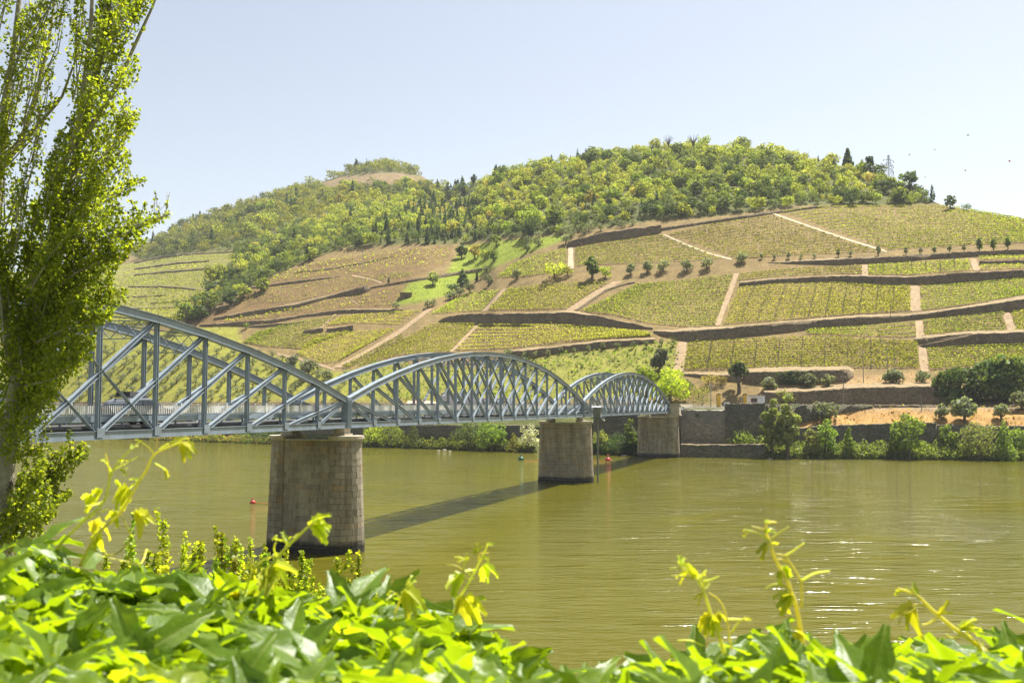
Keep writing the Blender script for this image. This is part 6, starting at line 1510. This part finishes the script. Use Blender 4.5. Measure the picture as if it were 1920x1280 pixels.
def compound_leaf(rg, size=.092, st=13):
    mb = MB()
    n = 5 if rg.random() < .75 else 3
    angs = [-1.5, -.75, 0, .75, 1.5] if n == 5 else [-.8, 0, .8]
    for a in angs:
        L = size * (1.0 - .22 * abs(a) / 1.5) * rg.uniform(.9, 1.12); V, Fc = leaflet(rg, L, rg.uniform(.17, .235), st=st, droop=rg.uniform(.15, .75), fold=rg.uniform(.1, .42), twist=rg.uniform(-.12, .12))
        a2 = a + rg.uniform(-.12, .12); c, s = math.cos(a2), math.sin(a2); tp = rg.uniform(-.75, .25); ct, st_ = math.cos(tp), math.sin(tp)
        out = []
        for x, y, z in V:
            x2 = x * ct - z * st_; z2 = x * st_ + z * ct; out.append((x2 * c - y * s, x2 * s + y * c, z2))
        mb.add(out, Fc, 0)
        for q in range(len(Fc)):
            if q % 5 == 2: mb.M[len(mb.M) - len(Fc) + q] = 1
    mb.tube([(0, 0, 0), (-size * .12, 0, -size * .2), (-size * .2, rg.uniform(-.01, .01), -size * .75)], [.0016, .0017, .002], 5, 1)
    return mb.mesh('leaf', [M['lf_creeper'], M['rib']], True)
# creeper leaf surface: toothed leaflets with lighter veins
def mat_creeper():
    m, nt, out = new_mat('creeper_leaf_surface')
    oi = nt.nodes.new('ShaderNodeObjectInfo'); g = nt.nodes.new('ShaderNodeNewGeometry'); tc = nt.nodes.new('ShaderNodeTexCoord')
    ad = nt.nodes.new('ShaderNodeMath'); ad.operation = 'MULTIPLY_ADD'; ad.inputs[1].default_value = .35
    nt.links.new(g.outputs['Random Per Island'], ad.inputs[0]); nt.links.new(oi.outputs['Random'], ad.inputs[2])
    fr = nt.nodes.new('ShaderNodeMath'); fr.operation = 'FRACT'; nt.links.new(ad.outputs[0], fr.inputs[0])
    r = ramp(nt, [(0, (0.11, 0.19, 0.016)), (.4, (0.155, 0.24, 0.018)), (.8, (0.20, 0.285, 0.022)), (1, (0.26, 0.32, 0.028))], fr.outputs[0])
    n1 = noise(nt, 60, 4, .6, tc.outputs['Object']); rn = ramp(nt, [(.3, (.82, .84, .8)), (.7, (1.16, 1.14, 1.1))], n1.outputs[0])
    c = mixc(nt, 1.0, r.outputs[0], rn.outputs[0], 'MULTIPLY')
    p = nt.nodes.new('ShaderNodeBsdfPrincipled'); nt.links.new(c, p.inputs['Base Color']); p.inputs['Roughness'].default_value = .40; p.inputs['Specular IOR Level'].default_value = .62
    n2 = noise(nt, 140, 3, .6, tc.outputs['Object']); b = nt.nodes.new('ShaderNodeBump'); b.inputs['Strength'].default_value = .35; b.inputs['Distance'].default_value = .003
    nt.links.new(n2.outputs[0], b.inputs['Height']); nt.links.new(b.outputs[0], p.inputs['Normal'])
    t = nt.nodes.new('ShaderNodeBsdfTranslucent'); nt.links.new(mixc(nt, 1.0, c, (2.4, 2.1, .3), 'MULTIPLY'), t.inputs['Color'])
    mx = nt.nodes.new('ShaderNodeMixShader'); mx.inputs[0].default_value = .6
    nt.links.new(p.outputs[0], mx.inputs[1]); nt.links.new(t.outputs[0], mx.inputs[2]); nt.links.new(mx.outputs[0], out.inputs[0])
    return m
M['lf_creeper'] = mat_creeper()
M['rib'] = mat_leaf('leaf_rib', [(0.22, 0.30, 0.05), (0.27, 0.34, 0.07)], 0.5, 0.45, 0.3)
rl = random.Random(5)
LM = [compound_leaf(rl) for _ in range(10)]; LOW = [compound_leaf(rl, st=6) for _ in range(8)]
hedge = empty('creeper_hedge', (0, 1.7, 9.3)); prop(hedge, 'sunlit creeper hedge with big toothed leaves along the bottom of the view', 'creeper')
HO = Vector((0, 1.7, 9.3))
YT = [(-300, 1000), (0, 1022), (60, 1008), (150, 1040), (230, 1062), (330, 1082), (420, 1070), (520, 1108), (600, 1120), (680, 1102), (760, 1118), (830, 1128), (880, 1170), (920, 1215), (1000, 1243), (1060, 1256), (1160, 1250), (1260, 1245), (1340, 1222), (1420, 1206), (1490, 1190), (1560, 1190), (1640, 1222), (1740, 1226), (1830, 1210), (1920, 1196), (2250, 1180)]
YT = [(x, y + 24) for x, y in YT]
cand = []
for i in range(3300):
    x = rl.uniform(-500, 2420); yt = float(by_x(YT, x)); q = rl.random()
    y = yt + (1375 - yt) * q
    if 950 < x < 1250: y += 16
    d = 1.85 - .85 * q ** .8 + rl.gauss(0, .07)
    cand.append((q, x, y, d))
def leaf_rot(rg, up=.9):
    nrm = Vector((rg.gauss(.1, .55), rg.gauss(-.15, .6), up * .8)).normalized()
    t = Vector((rg.gauss(0, 1), rg.gauss(-.55, .8), rg.gauss(-.15, .3))); t = (t - nrm * t.dot(nrm)).normalized()
    return Matrix((t, nrm.cross(t), nrm)).transposed()
rest_V = []; rest_F = []; rest_M = []; placed = 0; off = 0
cand.sort(key=lambda c: c[3] + (0 if -60 < c[1] < 1980 and c[2] < 1330 else 5))
for (q, x, y, d) in cand:
    P = Vector(at_depth(x, y, d)) - HO; R_ = leaf_rot(rl); s = rl.uniform(.72, 1.15); me = rl.choice(LM)
    mat4 = Matrix.Translation(P) @ R_.to_4x4() @ Matrix.Scale(s, 4)
    if placed < 298 and -60 < x < 1980 and y < 1330 and (placed < 200 or q < .35):
        o = link('leaf', me, hedge); o.matrix_local = mat4; placed += 1
    else:
        me = LOW[placed % 8] if placed < 298 else rl.choice(LOW)
        n = len(me.vertices); co = np.empty(n * 3, np.float32); me.vertices.foreach_get('co', co); co = co.reshape(-1, 3)
        A = np.array(mat4); rest_V.append(co @ A[:3, :3].T + A[:3, 3])
        for p in me.polygons:
            if len(p.vertices) == 4: rest_F.append([v + off for v in p.vertices]); rest_M.append(p.material_index)
        off += n
o = link('foliage', np_mesh('foliage', np.concatenate(rest_V), np.array(rest_F), [M['lf_creeper'], M['rib']], np.array(rest_M), True), hedge); o['kind'] = 'stuff'
mb = MB()
for i in range(46):
    x = rl.uniform(-250, 2150); yt = float(by_x(YT, x)); p = Vector(at_depth(x, yt + 40, 1.85)) - HO; q = Vector(at_depth(x + rl.uniform(-200, 200), 1420, 1.15)) - HO
    mb.tube([p, p.lerp(q, .4) + Vector((rl.gauss(0, .04), rl.gauss(0, .04), .02)), q], [.003, .004, .005], 5)
o = mb.build('woody_stems', M['bark'], hedge); o['kind'] = 'stuff'

# free shoots with curled young leaves and tendrils
def young_leaf(mb, P, D_, L, rg, wid=.2):
    """a narrow half folded young leaflet from P along D_"""
    V, Fc = leaflet(rg, L, wid, 7, rg.uniform(.2, .7), rg.uniform(.5, .9))
    d = Vector(D_).normalized(); u = Vector((rg.gauss(0, .3), rg.gauss(-.4, .3), 1)); u = (u - d * u.dot(d)).normalized(); s = u.cross(d)
    mb.add([Vector(P) + d * a + s * b + u * c for a, b, c in V], Fc, 0)
def shoot(main, d, rpx, branches, leaves, d1=None):
    """main/branches: pixel polylines at distance d; leaves: (x, y, dx, dy, length px)"""
    sr = empty('shoot', parent=hedge)
    def to(pts, rr):
        p = smooth_line(pts, 5); dd = np.linspace(d, d1 or d, len(p)); return [Vector(v) - HO for v in at_depth(p[:, 0], p[:, 1], dd)], np.linspace(rr * .85, rr * .36, len(p)) * d / F
    mb = MB(); P_, R_ = to(main, rpx); mb.tube(P_, list(R_), 7); mb.build('stem', M['stem_young'], sr, True)
    for b in branches:
        mb = MB(); P_, R_ = to(b, rpx * .55); mb.tube(P_, list(R_), 6); mb.build('tendril', M['stem_young'], sr, True)
    for (x, y, dx, dy, L) in leaves:
        mb = MB(); p = Vector(at_depth(x, y, d)) - HO; e = Vector(at_depth(x + dx, y + dy, d + rl.uniform(-.03, .03))) - HO
        k = 3 if L > 34 else 2
        for j in range(k):
            dv = (e - p); a = (j - (k - 1) / 2) * .55; dv = Matrix.Rotation(a, 3, 'Y') @ dv
            young_leaf(mb, p, dv, L * d / F * rl.uniform(.8, 1.05), rl, .17 if L < 34 else .24)
        mb.build('leaflet', M['lf_tip'], sr, True)
def smooth_line(pts, k):
    p = np.array(pts, float); n = len(p); out = []
    if n == 2: return resample(pts, 5)
    for i in range(n - 1):
        p0, p1, p2, p3 = p[max(i - 1, 0)], p[i], p[i + 1], p[min(i + 2, n - 1)]
        for t in np.linspace(0, 1, k, endpoint=False):
            out.append(.5 * ((2 * p1) + (-p0 + p2) * t + (2 * p0 - 5 * p1 + 4 * p2 - p3) * t * t + (-p0 + 3 * p1 - 3 * p2 + p3) * t ** 3))
    out.append(p[-1]); return np.array(out)
shoot([(100, 1060), (109, 1025), (157, 976), (195, 939), (208, 890), (226, 862), (247, 841)], 1.75, 3.6, [[(210, 886), (200, 868), (191, 862)], [(214, 880), (240, 866), (258, 856)], [(195, 939), (180, 945), (161, 948)], [(205, 895), (203, 870), (198, 850)], [(160, 974), (200, 955), (220, 960)]],
      [(176, 975, 22, 28, 44), (170, 930, -20, 18, 36), (245, 843, 6, -10, 18), (222, 866, 20, -4, 22), (226, 880, 20, 2, 18), (196, 862, -8, -8, 16), (190, 918, -22, 14, 34), (215, 900, 18, 14, 24)], 1.65)
shoot([(150, 1060), (180, 1004), (225, 961), (259, 905), (275, 880), (289, 852), (322, 836), (345, 829), (358, 838)], 1.7, 3.6, [[(289, 852), (280, 840), (266, 829)], [(290, 868), (304, 876), (311, 882)], [(165, 1025), (210, 1040), (244, 1010), (232, 975), (228, 962)], [(275, 1030), (268, 1050), (255, 1055), (180, 1040)]],
      [(240, 912, -24, 24, 46), (255, 960, 26, 14, 50), (345, 830, 14, 22, 40), (322, 837, 16, -10, 34), (266, 829, -10, -4, 18), (300, 845, 14, -16, 26), (305, 878, 10, 6, 22), (225, 962, -26, 6, 40), (262, 905, -14, -8, 30), (190, 995, -20, 24, 46)], 1.6)
shoot([(455, 1125), (461, 1105), (476, 1066), (500, 1046), (525, 1040)][::1], 1.6, 3.0, [[(476, 1062), (468, 1045), (461, 1040)], [(510, 1012), (519, 1003), (517, 1020)]], [(460, 1120, 18, -20, 46), (478, 1070, -12, -14, 22), (452, 1112, -26, 2, 40)])
shoot([(500, 1075), (516, 1050), (540, 1023), (562, 1002), (580, 985), (596, 972)], 1.55, 4.2, [[(540, 1023), (532, 1010), (528, 1003)], [(520, 1046), (514, 1030), (516, 1018)]],
      [(585, 980, 34, -6, 40), (588, 982, 26, 20, 40), (580, 986, 14, -18, 30), (540, 1020, -12, -18, 30), (505, 1068, -4, 24, 56), (510, 1060, 26, 16, 50), (562, 1002, -16, -4, 22), (596, 973, 18, 6, 26)], 1.5)
shoot([(850, 1150), (862, 1120), (877, 1095), (888, 1075), (903, 1046), (915, 1020)], 1.55, 3.2, [[(868, 1075), (872, 1050), (876, 1036)], [(877, 1050), (862, 1044), (852, 1044)], [(870, 1070), (855, 1060), (838, 1058)], [(888, 1076), (880, 1085), (870, 1078)], [(897, 1052), (900, 1038), (916, 1036)]],
      [(866, 1076, -28, 22, 44), (906, 1058, 18, 30, 36), (870, 1118, 24, 34, 56), (862, 1118, -4, 22, 34), (915, 1020, 4, -10, 20), (903, 1046, 16, -10, 22), (890, 1040, 4, -12, 24), (872, 1072, 16, -4, 26), (878, 1048, -14, -12, 22)])
shoot([(1358, 1225), (1351, 1200), (1340, 1170), (1333, 1151), (1318, 1104), (1304, 1082), (1280, 1066), (1271, 1052)], 1.5, 4.6, [[(1300, 1084), (1280, 1080), (1258, 1078)], [(1276, 1066), (1262, 1064), (1255, 1067)], [(1372, 1218), (1368, 1195), (1362, 1155), (1350, 1126), (1329, 1110)], [(1362, 1160), (1385, 1160), (1402, 1162)], [(1371, 1186), (1385, 1166), (1398, 1156)], [(1318, 1090), (1335, 1085), (1348, 1080)], [(1318, 1210), (1295, 1200), (1270, 1200)], [(1310, 1095), (1318, 1075), (1325, 1068)]],
      [(1332, 1150, -26, 24, 40), (1334, 1154, 0, 34, 40), (1345, 1150, 18, 26, 36), (1304, 1082, -8, -26, 34), (1310, 1084, 8, -22, 28), (1276, 1060, 2, -16, 20), (1318, 1106, 10, -24, 30), (1400, 1160, 8, -8, 20), (1320, 1112, -16, 12, 26), (1290, 1074, -24, 4, 28)])
shoot([(1508, 1225), (1504, 1195), (1493, 1137), (1484, 1110), (1475, 1086), (1453, 1046), (1443, 1013), (1435, 993), (1440, 974)], 1.45, 5.2, [[(1503, 1140), (1503, 1110), (1501, 1088), (1488, 1064), (1471, 1042), (1455, 1038)], [(1502, 1088), (1528, 1074), (1556, 1070)], [(1471, 1042), (1488, 1032), (1508, 1017)], [(1444, 1016), (1424, 1000), (1394, 992)], [(1446, 1010), (1462, 998), (1480, 987)], [(1484, 1106), (1456, 1094), (1432, 1104)], [(1437, 995), (1424, 990), (1408, 986)], [(1438, 980), (1448, 978), (1456, 979)], [(1480, 1055), (1466, 1048), (1452, 1048)]],
      [(1484, 1116, -28, 14, 42), (1476, 1118, -10, 24, 30), (1438, 1018, -16, 22, 30), (1444, 1020, 14, -10, 26), (1468, 1062, 16, 12, 34), (1462, 1070, -4, 26, 30), (1410, 996, -12, -4, 22), (1440, 978, -4, -10, 18), (1502, 1190, -22, -8, 40), (1435, 1000, 12, -14, 22)])
shoot([(1850, 1222), (1825, 1203), (1789, 1177), (1749, 1144), (1723, 1119), (1700, 1108), (1684, 1103)], 1.5, 5.4, [[(1760, 1156), (1740, 1168), (1728, 1170)], [(1735, 1136), (1716, 1134), (1694, 1150), (1684, 1170)], [(1800, 1190), (1785, 1195), (1774, 1188)], [(1725, 1122), (1712, 1108), (1709, 1100)]],
      [(1716, 1136, -26, 30, 52), (1800, 1180, 30, -12, 36), (1805, 1176, 26, 0, 30), (1700, 1108, -18, -8, 30), (1720, 1116, -10, -18, 26), (1825, 1204, 26, 6, 34), (1760, 1152, 16, -14, 26)])
shoot([(740, 1150), (752, 1120), (764, 1100), (768, 1090)], 1.6, 3.0, [[(752, 1122), (738, 1110), (728, 1108)]], [(764, 1100, 6, -14, 22), (745, 1115, -18, -8, 26), (735, 1108, -8, -6, 16), (760, 1106, 20, 24, 56)])
# ------------------------------------------------------------------ air
m, nt, out = new_mat('river_haze')
pv = nt.nodes.new('ShaderNodeVolumePrincipled'); pv.inputs['Color'].default_value = (0.86, 0.90, 0.96, 1); pv.inputs['Density'].default_value = 0.00010; pv.inputs['Anisotropy'].default_value = 0.2
nt.links.new(pv.outputs[0], out.inputs['Volume'])
mb = MB(); mb.box(-1600, 1600, -60, 1650, -7, 300); o = mb.build('haze', m); prop(o, kind='stuff')
o['label'] = 'thin pale haze over the valley'
